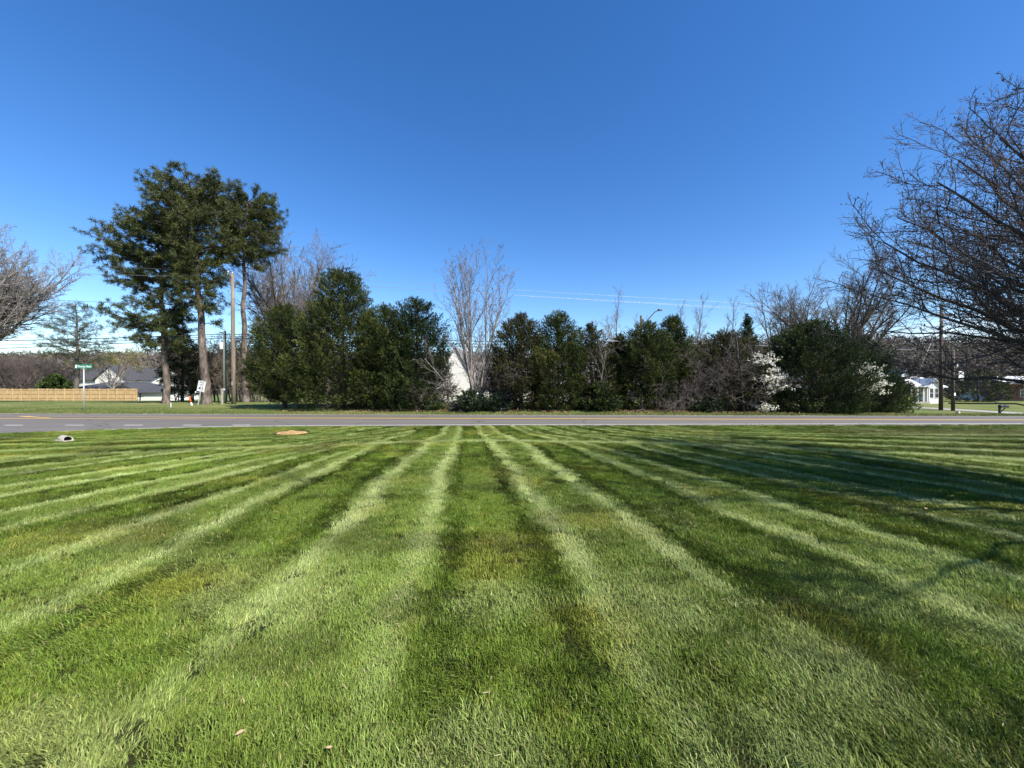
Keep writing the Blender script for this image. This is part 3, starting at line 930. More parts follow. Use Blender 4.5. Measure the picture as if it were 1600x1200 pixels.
def pine(name, label, cat, base, pts_px, Z, env, seed, tr, m='pine', group=None, nl=70, tuft=38, tsize=(0.26, 0.44), droop=0.0, gaps=()):
    """tall pine: trunk through image points pts_px at depth Z, crown silhouette env = [(py, left px, right px)]"""
    R = random.Random(seed); rs = np.random.RandomState(seed)
    base = np.asarray(base, float)
    root = thing(name, label, cat, tuple(base), 0, group)
    tp = [base - UPV * 0.1] + [P(x, y, Z) for x, y in pts_px]
    # densify the trunk
    tp = np.array(tp)
    zz = tp[:, 2]
    zs = np.linspace(zz[0], zz[-1], 22)
    tx = np.interp(zs, zz, tp[:, 0])
    trunk = [np.array([x + 0.05 * math.sin(k * 1.7 + seed), Z + 0.08 * math.sin(k * 1.1 + seed), z]) for k, (x, z) in enumerate(zip(tx, zs))]
    H = zs[-1] - zs[0]
    rad = [tr * (1.25 if k == 0 else 1.0) * (1 - 0.86 * (k / 21) ** 1.1) for k in range(22)]
    br = [(0, trunk, rad)]
    ez = [PZ(e[0], Z) for e in env][::-1]
    el = [PX(e[1], Z) for e in env][::-1]
    er = [PX(e[2], Z) for e in env][::-1]
    C, D = [], []
    z0, z1 = ez[0], ez[-1] - 0.75
    for k in range(nl):
        z = z0 + (z1 - z0) * ((k + R.random()) / nl) ** 0.8
        if any(a < z < b for a, b in gaps) and R.random() < 0.8:
            continue
        f = np.interp(z, zs, np.arange(22)); i = min(int(f), 20)
        q = trunk[i] + (trunk[i + 1] - trunk[i]) * (f - i)
        az = k * 2.39996 + R.uniform(-0.5, 0.5)
        c, s = math.cos(az), math.sin(az)
        Lx = (np.interp(z, ez, er) - q[0]) if c > 0 else (q[0] - np.interp(z, ez, el))
        Lx = max(0.5, Lx) * 0.80
        Ld = 0.5 * ((np.interp(z, ez, er) - np.interp(z, ez, el)) / 2) + 0.5
        L = math.hypot(c * Lx, s * max(0.6, Ld)) * R.uniform(0.6, 1.06)
        frac = (z - z0) / (z1 - z0)
        rise = max(-0.12, 0.02 + 0.42 * frac + R.uniform(-0.12, 0.12) - droop)
        sz = max(zs[2], z - L * rise)
        fi = np.interp(sz, zs, np.arange(22)); ii = min(int(fi), 20)
        start = trunk[ii] + (trunk[ii + 1] - trunk[ii]) * min(1, fi - ii)
        end = np.array([q[0] + c * L, q[1] + s * L, z + R.uniform(-0.15, 0.15)])
        n = 8
        pts = []
        bow = R.uniform(-0.10, 0.10) * L; bx = rvec(R) * 0.08 * L
        for j in range(n + 1):
            tt = j / n
            pts.append(start + (end - start) * tt + (UPV * (bow - 0.04 * L) + bx) * math.sin(math.pi * tt) + rvec(R) * 0.03 * L * (0 < j < n))
        r = 0.022 + 0.016 * L
        br.append((1, pts, [max(0.014, r * (1 - 0.8 * j / n)) for j in range(n + 1)]))
        ns = int(3 + L * 1.7)
        for j in range(ns):
            t = 0.22 + 0.78 * (j + R.random()) / ns
            f2 = t * n; a = min(int(f2), n - 1)
            sp = pts[a] + (pts[a + 1] - pts[a]) * (f2 - a)
            dd = turn(R, unit(pts[a + 1] - pts[a]), math.radians(R.uniform(25, 60)), R.uniform(0, 6.28))
            dd = unit(dd + UPV * 0.12 + np.array([0, 0, -0.55 * dd[2]]))
            l2 = min(1.1, L * 0.22) * R.uniform(0.7, 1.2) + 0.3
            e = sp + dd * l2
            br.append((3, [sp, sp + dd * l2 * 0.5 + UPV * 0.03, e], [0.018, 0.014, 0.008]))
            for h in range(1 + int(l2 / 0.32)):
                u = 1 - h * 0.30
                if u < 0.1: break
                C.append(sp + (e - sp) * u + rvec(R) * 0.10); D.append(unit(dd + UPV * 0.45 + rvec(R) * 0.25))
    C = np.array(C); D = np.array(D); k = len(C)
    if k:
        dd = D[:, None, :] * 0.55 + rs.normal(0, 0.62, (k, tuft, 3))
        L = rs.uniform(tsize[0], tsize[1], (k, tuft)) * rs.uniform(0.7, 1.1, (k, 1))
        cc = np.repeat(C[:, None, :], tuft, 1) + rs.normal(0, 0.05, (k, tuft, 3))
        T = np.clip(rs.normal(0.45, 0.18, (k, 1)) + rs.normal(0, 0.12, (k, tuft)), 0, 1)
        V, q = diamonds(cc.reshape(-1, 3), dd.reshape(-1, 3), rs.normal(0, 1, (k * tuft, 3)), L.ravel(), np.full(k * tuft, 0.034))
        build('crown', V - base, [q], M[m], root, {'tint': ('POINT', 'FLOAT', np.repeat(T.ravel(), 4))})
    Vt, qt = tubes_arrays(br, SIDES)
    build('trunk', Vt - base, [qt], M['bark_pine'] if m == 'pine' else M['bark_grey'], root, smooth=True)
    return root

def at(px, Z, dz=0.0):
    X = PX(px, Z)
    return np.array([X, Z, float(g_far(X, Z)) + dz])

def ctree(px, Z, top, hw_px, prof, **k):
    """base, height and profile of an evergreen from its picture measures"""
    b = at(px, Z)
    h = PZ(top, Z) - b[2]
    w = hw_px * Z / F
    return b, h, [(t, r * w) for t, r in prof]

CONE = [(0, 0.75), (0.12, 0.95), (0.35, 1.0), (0.6, 0.78), (0.8, 0.5), (0.93, 0.25), (1.0, 0.06)]
OVAL = [(0, 0.55), (0.1, 0.85), (0.3, 1.0), (0.55, 0.97), (0.75, 0.78), (0.9, 0.5), (1.0, 0.12)]
ROUND = [(0, 0.7), (0.15, 0.95), (0.4, 1.0), (0.65, 0.9), (0.82, 0.68), (0.94, 0.4), (1.0, 0.12)]
TALL = [(0, 0.7), (0.12, 0.95), (0.35, 1.0), (0.55, 0.92), (0.7, 0.68), (0.76, 0.58), (0.9, 0.45), (0.97, 0.28), (1.0, 0.1)]

# ------------------------------------------------------------------ tall pines on the left verge
pine('pine_tree', 'left pine of the three tall pines, long boughs reaching far to the left', 'tree', at(261, 34), [(258, 560), (254, 470), (249, 400), (244, 355), (242, 325)], 34,
     [(318, 222, 262), (335, 200, 285), (350, 182, 300), (368, 144, 300), (388, 144, 305), (415, 160, 295), (438, 175, 290), (462, 190, 285), (485, 150, 300), (510, 165, 300), (535, 215, 315), (570, 212, 300)], 11, 0.27, group='tall pines on the left verge', nl=136, gaps=((PZ(470, 34), PZ(448, 34)), (PZ(568, 34), PZ(545, 34))))
pine('pine_tree', 'middle pine of the three tall pines, the tallest with a broad rounded crown', 'tree', at(323, 33.2), [(319, 570), (313, 490), (309, 420), (303, 350), (295, 280)], 33.2,
     [(261, 255, 325), (280, 228, 362), (305, 212, 378), (335, 212, 386), (365, 225, 378), (395, 245, 372), (425, 262, 360), (450, 272, 350), (475, 280, 352), (515, 285, 345)], 12, 0.35, group='tall pines on the left verge', nl=136, gaps=((PZ(515, 33.2), PZ(480, 33.2)),))
pine('pine_tree', 'right pine of the three tall pines, bare trunk behind the utility pole', 'tree', at(383, 36), [(382, 570), (381, 480), (382, 400), (385, 340), (387, 308)], 36,
     [(290, 345, 420), (305, 328, 438), (330, 325, 452), (355, 340, 458), (378, 345, 452), (395, 352, 440), (415, 362, 425)], 13, 0.29, group='tall pines on the left verge', nl=96)
pine('pine_tree', 'small thin pine with brownish needles beyond the street name sign', 'tree', at(119, 62), [(121, 560), (120, 520), (119, 475)], 62,
     [(468, 112, 130), (485, 92, 146), (510, 72, 170), (530, 62, 178), (552, 70, 172), (575, 95, 150)], 14, 0.36, m='pine_thin', nl=48, tuft=12, tsize=(0.4, 0.7))
evergreen('hemlock_tree', 'dark drooping evergreen standing in shade behind the two left pines', 'tree', *ctree(285, 39, 520, 32, [(0, 0.5), (0.15, 0.8), (0.5, 1.0), (0.75, 0.75), (0.92, 0.4), (1, 0.1)]), 15, 'cedar_deep', bottom=0.1, dens=0.8, upb=0.05)

# ------------------------------------------------------------------ the row of cedars across the road
HG = 'evergreens in the row across the road'
evergreen('cedar_tree', 'broad cedar at the left end of the evergreen row, trunks bare at its foot', 'tree', *ctree(445, 27.2, 474, 58, [(0, 0.2), (0.1, 0.45), (0.22, 0.92), (0.45, 1.0), (0.65, 0.9), (0.82, 0.68), (0.94, 0.4), (1.0, 0.12)]), 21, 'cedar', HG, bottom=0.1)
evergreen('cedar_tree', 'tallest cedar of the row, its narrow pointed top rising above its neighbours', 'tree', *ctree(536, 26.6, 419, 76, TALL), 22, 'cedar', HG)
evergreen('cedar_tree', 'shorter cedar filling the gap at the right side of the tallest cedar', 'tree', *ctree(600, 25.8, 474, 50, ROUND), 23, 'cedar', HG)
evergreen('cedar_tree', 'bluish dark cedar left of the white gabled house', 'tree', *ctree(651, 25.8, 466, 56, [(0, 0.8), (0.15, 1.0), (0.35, 0.95), (0.55, 0.85), (0.7, 0.92), (0.86, 0.72), (0.95, 0.45), (1, 0.15)]), 24, 'cedar_deep', HG)
evergreen('cedar_tree', 'pointed cedar right of the bare many-stemmed tree', 'tree', *ctree(814, 25.6, 490, 54, OVAL), 25, 'cedar_brown', HG)
evergreen('cedar_tree', 'dense cedar with a ragged two-pointed top, right of the pointed one', 'tree', *ctree(872, 25.4, 486, 50, ROUND), 26, 'cedar', HG, tops=2)
evergreen('cedar_tree', 'flat-topped cedar with thin browning foliage low down', 'tree', *ctree(924, 25.8, 507, 42, ROUND), 27, 'cedar_brown', HG, dens=0.8)
evergreen('cedar_tree', 'small yellowish green cedar behind the leaning bare sapling', 'tree', *ctree(968, 27, 522, 36, OVAL), 28, 'cedar_brown', HG, bottom=0.18)
evergreen('cedar_tree', 'cedar below the street lamp with feathery upright sprays', 'tree', *ctree(1008, 25.6, 502, 52, ROUND), 29, 'cedar', HG)
evergreen('cedar_tree', 'narrow spiky cedar right of the street lamp head', 'tree', *ctree(1050, 26.2, 492, 38, OVAL), 30, 'cedar', HG, tops=2)
evergreen('cedar_tree', 'rounded cedar half covered by a tangle of bare brown vines', 'tree', *ctree(1135, 26.2, 514, 66, ROUND), 31, 'cedar_brown', HG, dens=0.85)
evergreen('cedar_tree', 'dark cedar tip showing above and behind the vine tangle', 'tree', *ctree(1168, 31, 490, 26, CONE), 32, 'cedar_deep', HG)
evergreen('cedar_tree', 'big round dark cedar between the two white dogwoods', 'tree', *ctree(1266, 25.2, 501, 78, ROUND), 33, 'cedar_deep', HG, tops=2, dens=1.1)
evergreen('cedar_tree', 'low dark cedar at the right end of the evergreen row', 'tree', *ctree(1346, 26.8, 526, 50, ROUND), 34, 'cedar_deep', HG)
evergreen('juniper_shrub', 'low green shrub right of the second dogwood near the yellow guy guard', 'shrub', *ctree(1393, 27.5, 588, 34, ROUND), 35, 'shrub_green', None, dens=0.9, trunk_r=0.06)

# broad-leaved shrubs at the foot of the row
def shrub(name, label, px, Z, top, hw, seed, m='shrub', dens=1.0, leaf=(0.10, 0.2)):
    b, h, prof = ctree(px, Z, top, hw, [(0, 0.85), (0.3, 1.0), (0.65, 0.85), (0.9, 0.45), (1, 0.15)])
    return evergreen(name, label, 'shrub', b, h, prof, seed, m, 'low shrubs at the foot of the row', dens=1.3 * dens, leaf=leaf, upb=0.4, trunk_r=0.04, wr=0.6)
shrub('laurel_shrub', 'dark glossy shrub in front of the white gable wall', 735, 24.6, 610, 34, 41)
shrub('laurel_shrub', 'smaller dark shrub at the foot of the bare many-stemmed tree', 774, 24.2, 617, 22, 42)
shrub('privet_shrub', 'grey green twiggy shrub below the leaning bare sapling', 938, 24.4, 596, 32, 43, 'cedar_deep', 0.8)
shrub('laurel_shrub', 'dark low shrub under the vine tangle', 1105, 24.2, 622, 30, 44)
shrub('privet_shrub', 'small yellowish shrub low at the right foot of the bluish cedar', 680, 24.6, 617, 16, 45, 'shrub_green', 0.6)
shrub('laurel_shrub', 'green evergreen shrub behind the wooden fence, below the thin pine', 85, 60.5, 585, 22, 46, 'shrub_green', 0.4, (0.25, 0.4))

# ------------------------------------------------------------------ bare trees
FINE = lambda up1=0.05, a1=38, n1=8, n2=8, n3=7, n4=5, rm=1.0: [
    dict(seg=6, wander=0.04, tip=0.6),
    dict(n=n1, ratio=1.75, ang=a1, jit=9, start=0.4, fall=0.3, seg=9, wander=0.07, up=up1, rr=0.5, tip=0.2),
    dict(n=n2, ratio=0.42, ang=34, jit=10, start=0.15, fall=0.45, seg=6, wander=0.11, up=0.05, rr=0.6, tip=0.35, rmin=0.009),
    dict(n=n3, ratio=0.45, ang=36, jit=12, start=0.15, fall=0.4, seg=4, wander=0.14, up=0.05, rr=0.65, tip=0.5, rmin=0.008),
    dict(n=n4, ratio=0.5, ang=36, jit=12, start=0.2, fall=0.3, seg=3, wander=0.16, up=0.05, rr=0.7, tip=0.6, rmin=0.007 * rm)]
bare_tree('bare_tree', 'large greyish bare tree cut by the left edge of the picture', 'tree', at(-44, 36), 24.0, 0.42, 51, S=FINE(0.10, 36, 18, 12, 10, 9, 1.3), fork=0.30, trunk_m='bark_grey', twig_m='twig_pale')
bare_tree('bare_tree', 'tall pale bare tree with fine ascending twigs behind the left cedar', 'tree', at(446, 44), 22, 0.34, 52, S=FINE(0.07, 32, 18, 12, 10, 8, 1.3), fork=0.34, trunk_m='bark_grey', twig_m='twig_grey')
bare_tree('budding_tree', 'loose tree with yellowish buds right of the tall pale bare tree', 'tree', at(514, 50), 21, 0.2, 53, S=FINE(0.06, 30, 9, 7, 6, 4), fork=0.38, twig_m='twig_tan', leaf=dict(name='buds', n=2, spread=0.12, l=(0.10, 0.2), m='bud', p=0.3))
bare_tree('budding_tree', 'small pale budding tree peeping out right of the tallest cedar', 'tree', at(595, 42), 13, 0.14, 54, S=FINE(0.06, 32, 8, 7, 6, 4), fork=0.36, twig_m='twig_tan', leaf=dict(name='buds', n=2, spread=0.12, l=(0.08, 0.18), m='blossom_pale', p=0.5))
STEM = [dict(seg=10, wander=0.05, up=0.045, tip=0.22),
        dict(n=10, ratio=0.42, ang=24, jit=7, start=0.22, fall=0.45, seg=7, wander=0.08, up=0.07, rr=0.5, tip=0.3),
        dict(n=7, ratio=0.42, ang=32, jit=10, start=0.2, fall=0.4, seg=5, wander=0.12, up=0.06, rr=0.6, tip=0.4, rmin=0.007),
        dict(n=4, ratio=0.42, ang=38, jit=12, start=0.2, fall=0.3, seg=3, wander=0.16, up=0.05, rr=0.65, tip=0.5, rmin=0.006)]
bare_tree('many_stemmed_tree', 'bare many-stemmed pale tree rising in front of the white gable', 'tree', at(744, 25.2), 10.8, 0.075, 55, S=STEM, stems=9, stem_ang=16, fork=0.80, trunk_m='bark_pale', twig_m='twig_grey', split=1,
          leaf=dict(name='dry_leaves', n=2, spread=0.07, l=(0.06, 0.12), m='dead_leaf', p=0.16))
SLIM = [dict(seg=10, wander=0.03, up=0.03, tip=0.15),
        dict(n=16, ratio=0.26, ang=26, jit=7, start=0.25, fall=0.6, seg=5, wander=0.09, up=0.09, rr=0.45, tip=0.3),
        dict(n=6, ratio=0.45, ang=32, jit=10, start=0.2, fall=0.4, seg=4, wander=0.12, up=0.06, rr=0.6, tip=0.4, rmin=0.008),
        dict(n=4, ratio=0.5, ang=38, jit=12, start=0.2, fall=0.3, seg=3, wander=0.16, up=0.05, rr=0.65, tip=0.5, rmin=0.007)]
def slim(px, Z, top, seed, label, group='slim bare trees behind the row', tw='twig_grey', stems=1):
    b = at(px, Z)
    return bare_tree('slim_bare_tree', label, 'tree', b, (PZ(top, Z) - b[2]), 0.13, seed, group, SLIM, trunk_m='bark_grey', twig_m=tw, split=1, fork=1.0, stems=stems, stem_ang=5)
slim(958, 44, 456, 61, 'slim bare tree rising left of the street lamp behind the pale blossoming tree')
slim(1060, 43, 478, 62, 'slim bare tree just right of the street lamp head')
slim(1084, 45, 470, 63, 'tallest slim bare tree between the street lamp and the dark cedar tip')
slim(1104, 42, 490, 64, 'short slim bare tree left of the vine tangle')
slim(1139, 46, 472, 65, 'slim bare tree directly left of the dark cedar tip')
slim(1122, 40, 500, 66, 'low brownish slim tree above the vine tangle', tw='twig_brown')
bare_tree('blossoming_tree', 'pale blossoming tree showing behind the cedars left of the street lamp', 'tree', at(980, 38), 10.5, 0.13, 67, S=FINE(0.05, 36, 9, 8, 7, 4), fork=0.36, twig_m='twig_tan', leaf=dict(name='blossom', n=2, spread=0.10, l=(0.06, 0.13), m='blossom_pale', p=0.45))
bare_tree('bare_tree', 'pale spreading bare tree behind the left side of the big round cedar', 'tree', at(1216, 42), 17.5, 0.24, 68, S=FINE(0.07, 30, 11, 9, 8, 5), fork=0.33, twig_m='twig_tan', trunk_m='bark_grey')
bare_tree('bare_tree', 'dark trunked bare tree behind the right side of the big round cedar', 'tree', at(1322, 36), 21.0, 0.32, 69, S=FINE(0.055, 42, 16, 11, 9, 8), fork=0.32, twig_m='twig_brown', trunk_m='bark_dark')
# saplings and tangles in front of the row
SAP = [dict(seg=8, wander=0.10, up=0.03, tip=0.3),
       dict(n=7, ratio=0.5, ang=36, jit=10, start=0.25, fall=0.4, seg=5, wander=0.14, up=0.03, rr=0.6, tip=0.4),
       dict(n=5, ratio=0.45, ang=38, jit=10, start=0.2, fall=0.3, seg=4, wander=0.16, up=0.02, rr=0.65, tip=0.5, rmin=0.006),
       dict(n=3, ratio=0.5, ang=38, jit=10, start=0.2, fall=0.3, seg=3, wander=0.16, up=0.0, rr=0.7, tip=0.5, rmin=0.005)]
bare_tree('sapling', 'leaning pale bare sapling in front of the small yellowish cedar', 'tree', at(930, 24.3), 4.4, 0.045, 71, S=SAP, lean=(0.25, 0), fork=0.9, trunk_m='bark_pale', twig_m='twig_grey', split=1)
bare_tree('sapling', 'thin bare sapling bending across the right edge of the bluish cedar', 'tree', at(722, 24.4), 4.6, 0.04, 72, S=SAP, lean=(-0.45, 0), fork=0.9, trunk_m='bark_pale', twig_m='twig_grey', split=1)
bare_tree('sapling', 'forked pale sapling standing up through the vine covered cedar', 'tree', at(1163, 24.3), 5.2, 0.045, 73, S=SAP, lean=(0.0, 0), fork=0.95, trunk_m='bark_pale', twig_m='twig_grey', split=1)
VINE = [dict(seg=9, wander=0.22, up=-0.03, tip=0.4),
        dict(n=8, ratio=0.55, ang=45, jit=18, start=0.15, fall=0.3, seg=6, wander=0.25, up=-0.06, rr=0.7, tip=0.5),
        dict(n=6, ratio=0.5, ang=45, jit=18, start=0.1, fall=0.3, seg=5, wander=0.25, up=-0.06, rr=0.7, tip=0.5, rmin=0.007)]
def tangle(px, Z, hgt, n, spread, seed, label, name='vine_tangle'):
    R = random.Random(seed)
    b = at(px, Z)
    root = thing(name, label, 'vines', tuple(b), 0)
    out = []
    for k in range(n):
        p = b + np.array([R.uniform(-spread, spread), R.uniform(-0.5, 0.5), R.uniform(0, hgt * 0.65)])
        d = unit(np.array([R.uniform(-0.8, 0.8), R.uniform(-0.5, 0.2), R.uniform(0.1, 1.0)]))
        grow(out, R, p, d, R.uniform(1.2, 2.4), 0.022, 0, VINE)
    tree_parts(root, b, out, 1, M['twig_brown'], M['twig_dark'], 'twigs')
tangle(1120, 24.4, 4.0, 42, 2.3, 81, 'bare brown vine tangle draped over the front of the rounded cedar')
tangle(1035, 24.2, 1.2, 12, 1.2, 82, 'low dry brown bramble at the foot of the cedars below the street lamp', 'bramble')
tangle(690, 24.8, 1.8, 12, 0.7, 83, 'dry brown bramble at the right foot of the bluish cedar', 'bramble')
tangle(785, 24.8, 2.4, 14, 0.8, 84, 'grey bare bramble between the many-stemmed tree and pointed cedar', 'bramble')

# dogwoods: white bracts in flat layers
def dogwood(px, Z, h, seed, label, sprays, lean=0):
    R = random.Random(seed)
    b = at(px, Z)
    root = thing('dogwood_tree', label, 'tree', tuple(b), 0, 'white flowering dogwoods')
    out = [(0, [b - UPV * 0.05, b + np.array([lean * 0.4, -0.1, h * 0.3]), b + np.array([lean, -0.2, h * 0.65])], [0.07, 0.055, 0.03])]
    C = []
    for sxp, syp, w in sprays:
        e = P(sxp, syp, Z - 0.9 + R.uniform(-0.5, 0.4))
        s0 = b + np.array([lean * 0.7, -0.15, min(h * 0.6, max(0.3, e[2] - b[2] - 0.3))])
        mid = (s0 + e) / 2 + UPV * 0.1
        out.append((1, [s0, mid, e], [0.03, 0.02, 0.01]))
        for k in range(int(34 * w)):
            q = e + np.array([R.gauss(0, 0.42 * w), R.gauss(0, 0.35), R.gauss(0, 0.10)])
            C.append(q)
            if k % 3 == 0:
                out.append((3, [mid * 0.4 + e * 0.6, (mid * 0.4 + e * 0.6 + q) / 2 + UPV * 0.05, q], [0.01, 0.008, 0.006]))
    Vt, qt = tubes_arrays(out, SIDES)
    build('trunk', Vt - b, [qt], M['bark_dark'], root, smooth=True)
    C = np.array(C)
    leaf_part('blossom', root, b, leaf_cloud(R, C, np.tile(np.array([[0, 0, 0.3]]), (len(C), 1)), 8, 0.055, 0.07, 0.13, 0.8, 0.15), M['blossom'])
dogwood(1200, 25.0, 3.4, 91, 'white flowering dogwood at the left edge of the big round cedar', [(1197, 565, 0.8), (1205, 580, 0.9), (1215, 590, 1.0), (1228, 590, 0.8), (1200, 594, 0.9), (1212, 604, 0.8), (1233, 605, 0.7), (1196, 612, 0.7), (1192, 632, 0.6), (1200, 637, 0.6), (1192, 555, 0.5)], 0.2)
dogwood(1358, 25.4, 3.2, 92, 'white flowering dogwood at the right edge of the big round cedar', [(1345, 572, 0.7), (1352, 583, 0.9), (1360, 592, 0.9), (1370, 601, 1.0), (1355, 606, 1.0), (1346, 612, 0.8), (1362, 612, 0.8), (1366, 574, 0.4), (1378, 600, 0.5)], -0.1)

# thickets behind the left poles and the fence
BRUSH = [dict(seg=6, wander=0.10, up=0.03, tip=0.4),
         dict(n=9, ratio=0.6, ang=40, jit=12, start=0.1, fall=0.3, seg=6, wander=0.14, up=0.03, rr=0.6, tip=0.35),
         dict(n=8, ratio=0.5, ang=42, jit=12, start=0.15, fall=0.35, seg=5, wander=0.16, up=0.02, rr=0.6, tip=0.4, rmin=0.010),
         dict(n=6, ratio=0.5, ang=42, jit=14, start=0.15, fall=0.3, seg=3, wander=0.18, up=0.01, rr=0.65, tip=0.5, rmin=0.009)]
def copy_tree(src, loc, rz, sc, label=None, group=None):
    c = src.copy(); COL.objects.link(c)
    c.location = loc; c.rotation_euler = (0, 0, rz); c.scale = (sc, sc, sc)
    if label: c['label'] = label
    if group: c['group'] = group
    for ch in src.children:
        d = ch.copy(); COL.objects.link(d); d.parent = c
        for g2 in ch.children:
            e2 = g2.copy(); COL.objects.link(e2); e2.parent = d
    return c
TG = 'bare brush trees behind the utility poles'
TL = 'bare brown brush tree in the thicket behind the utility poles and pines'
brush1 = bare_tree('brush_tree', TL, 'tree', at(345, 41), 6.0, 0.07, 101, TG, BRUSH, stems=4, stem_ang=22, fork=0.9, trunk_m='bark_grey', twig_m='twig_brown', split=1)
brush2 = bare_tree('brush_tree', TL, 'tree', at(372, 43), 6.6, 0.07, 102, TG, BRUSH, stems=3, stem_ang=20, fork=0.9, trunk_m='bark_grey', twig_m='twig_tan', split=1)
R0 = random.Random(7)
for px, Z, s in ((333, 46, 1.0), (352, 39, 0.75), (362, 47, 1.15), (388, 41, 0.95), (398, 45, 1.1), (410, 40, 0.9), (420, 46, 1.1), (300, 47, 1.0), (318, 50, 1.1), (276, 50, 0.95), (378, 38.5, 0.6), (402, 37, 0.55)):
    copy_tree(brush1 if R0.random() < 0.5 else brush2, at(px, Z), R0.uniform(0, 6.28), s)
for px, Z, s in ((752, 28.5, 0.62), (768, 27.5, 0.55), (780, 29, 0.6)):
    copy_tree(brush1, at(px, Z), R0.uniform(0, 6.28), s, 'bare brush tree between the white gable and the pointed cedar', 'bare brush trees beside the white gable')
FG = 'dark bare brush trees behind the wooden fence'
FL = 'dark bare brush tree behind the left part of the wooden fence'
brush3 = bare_tree('brush_tree', FL, 'tree', at(22, 63), 7.2, 0.09, 103, FG, BRUSH, stems=4, stem_ang=24, fork=0.9, trunk_m='bark_dark', twig_m='twig_dark', split=1)
for px, Z, s in ((-20, 64, 1.0), (2, 62, 0.9), (40, 66, 1.05), (60, 62, 0.95), (78, 67, 0.9), (100, 64, 0.75), (48, 72, 1.1), (12, 74, 1.2)):
    copy_tree(brush3, at(px, Z), R0.uniform(0, 6.28), s)
bare_tree('budding_tree', 'yellow green budding tree behind the house with the white gable', 'tree', at(190, 84), 12.5, 0.22, 104, S=FINE(0.05, 36, 9, 7, 6, 4), fork=0.36, twig_m='twig_tan', leaf=dict(name='buds', n=3, spread=0.3, l=(0.2, 0.4), m='bud', p=0.6))
bare_tree('bare_tree', 'bare tree standing in front of the white gabled house at left', 'tree', at(178, 66), 9.0, 0.2, 105, S=FINE(0.05, 36, 9, 7, 6, 4), fork=0.4, twig_m='twig_tan', trunk_m='bark_pale')

# farther trees: copies, each a tree
proto = bare_tree('distant_tree', 'distant bare tree in the line of trees far beyond the yards', 'tree', at(150, 110), 13.0, 0.25, 106, 'distant bare trees beyond the yards', FINE(0.05, 38, 10, 7, 6, 4), fork=0.36, trunk_m='bark_grey', twig_m='twig_brown')
for k in range(34):
    px = -60 + k * 50 + R0.uniform(-18, 18)
    if 1395 < px < 1470:
        continue
    Z = R0.uniform(92, 135)
    copy_tree(proto, at(px, Z), R0.uniform(0, 6.28), R0.uniform(0.6, 0.95))
shr = evergreen('bushy_tree', 'olive green bushy tree between the dark pole and the far right house', 'tree', *ctree(1528, 70, 578, 34, ROUND), 107, 'pine_thin', None, dens=0.22, leaf=(0.3, 0.6))

# far wooded hill: one mass of twigs nobody could count
def far_wood():
    rs = np.random.RandomState(77)
    n = 300000
    X = rs.uniform(-420, 520, n); Y = 95 + 200 * rs.rand(n) ** 1.5
    g = g_far(np.clip(X, -80, 80), Y)
    hh = 3.5 + 4 * vnoise(X, Y, 0.05, 71) + 3 * vnoise(X, Y, 0.2, 72)
    C = np.stack([X, Y, g + hh * rs.uniform(0.0, 1.0, n) ** 0.85], 1)
    D = np.stack([rs.normal(0, 0.7, n), rs.normal(0, 0.7, n), rs.uniform(0.0, 1.2, n)], 1)
    V, q = diamonds(C, D, rs.normal(0, 1, (n, 3)), rs.uniform(0.9, 2.8, n), rs.uniform(0.12, 0.5, n))
    t = np.clip(0.2 + 0.6 * vnoise(X, Y, 0.06, 73) + rs.normal(0, 0.15, n), 0, 1)
    m = leaf_mat('far_wood', [(0.0, (0.06, 0.05, 0.047)), (0.55, (0.12, 0.10, 0.09)), (0.8, (0.14, 0.125, 0.085)), (1.0, (0.10, 0.12, 0.055))], 0.9, 0.05, 0.1)
    tag(build('far_wood', V, [q], m, None, {'tint': ('POINT', 'FLOAT', np.repeat(t, 4))}), 'brown leafless wood covering the far hill', 'wood', None, 'stuff')
far_wood()

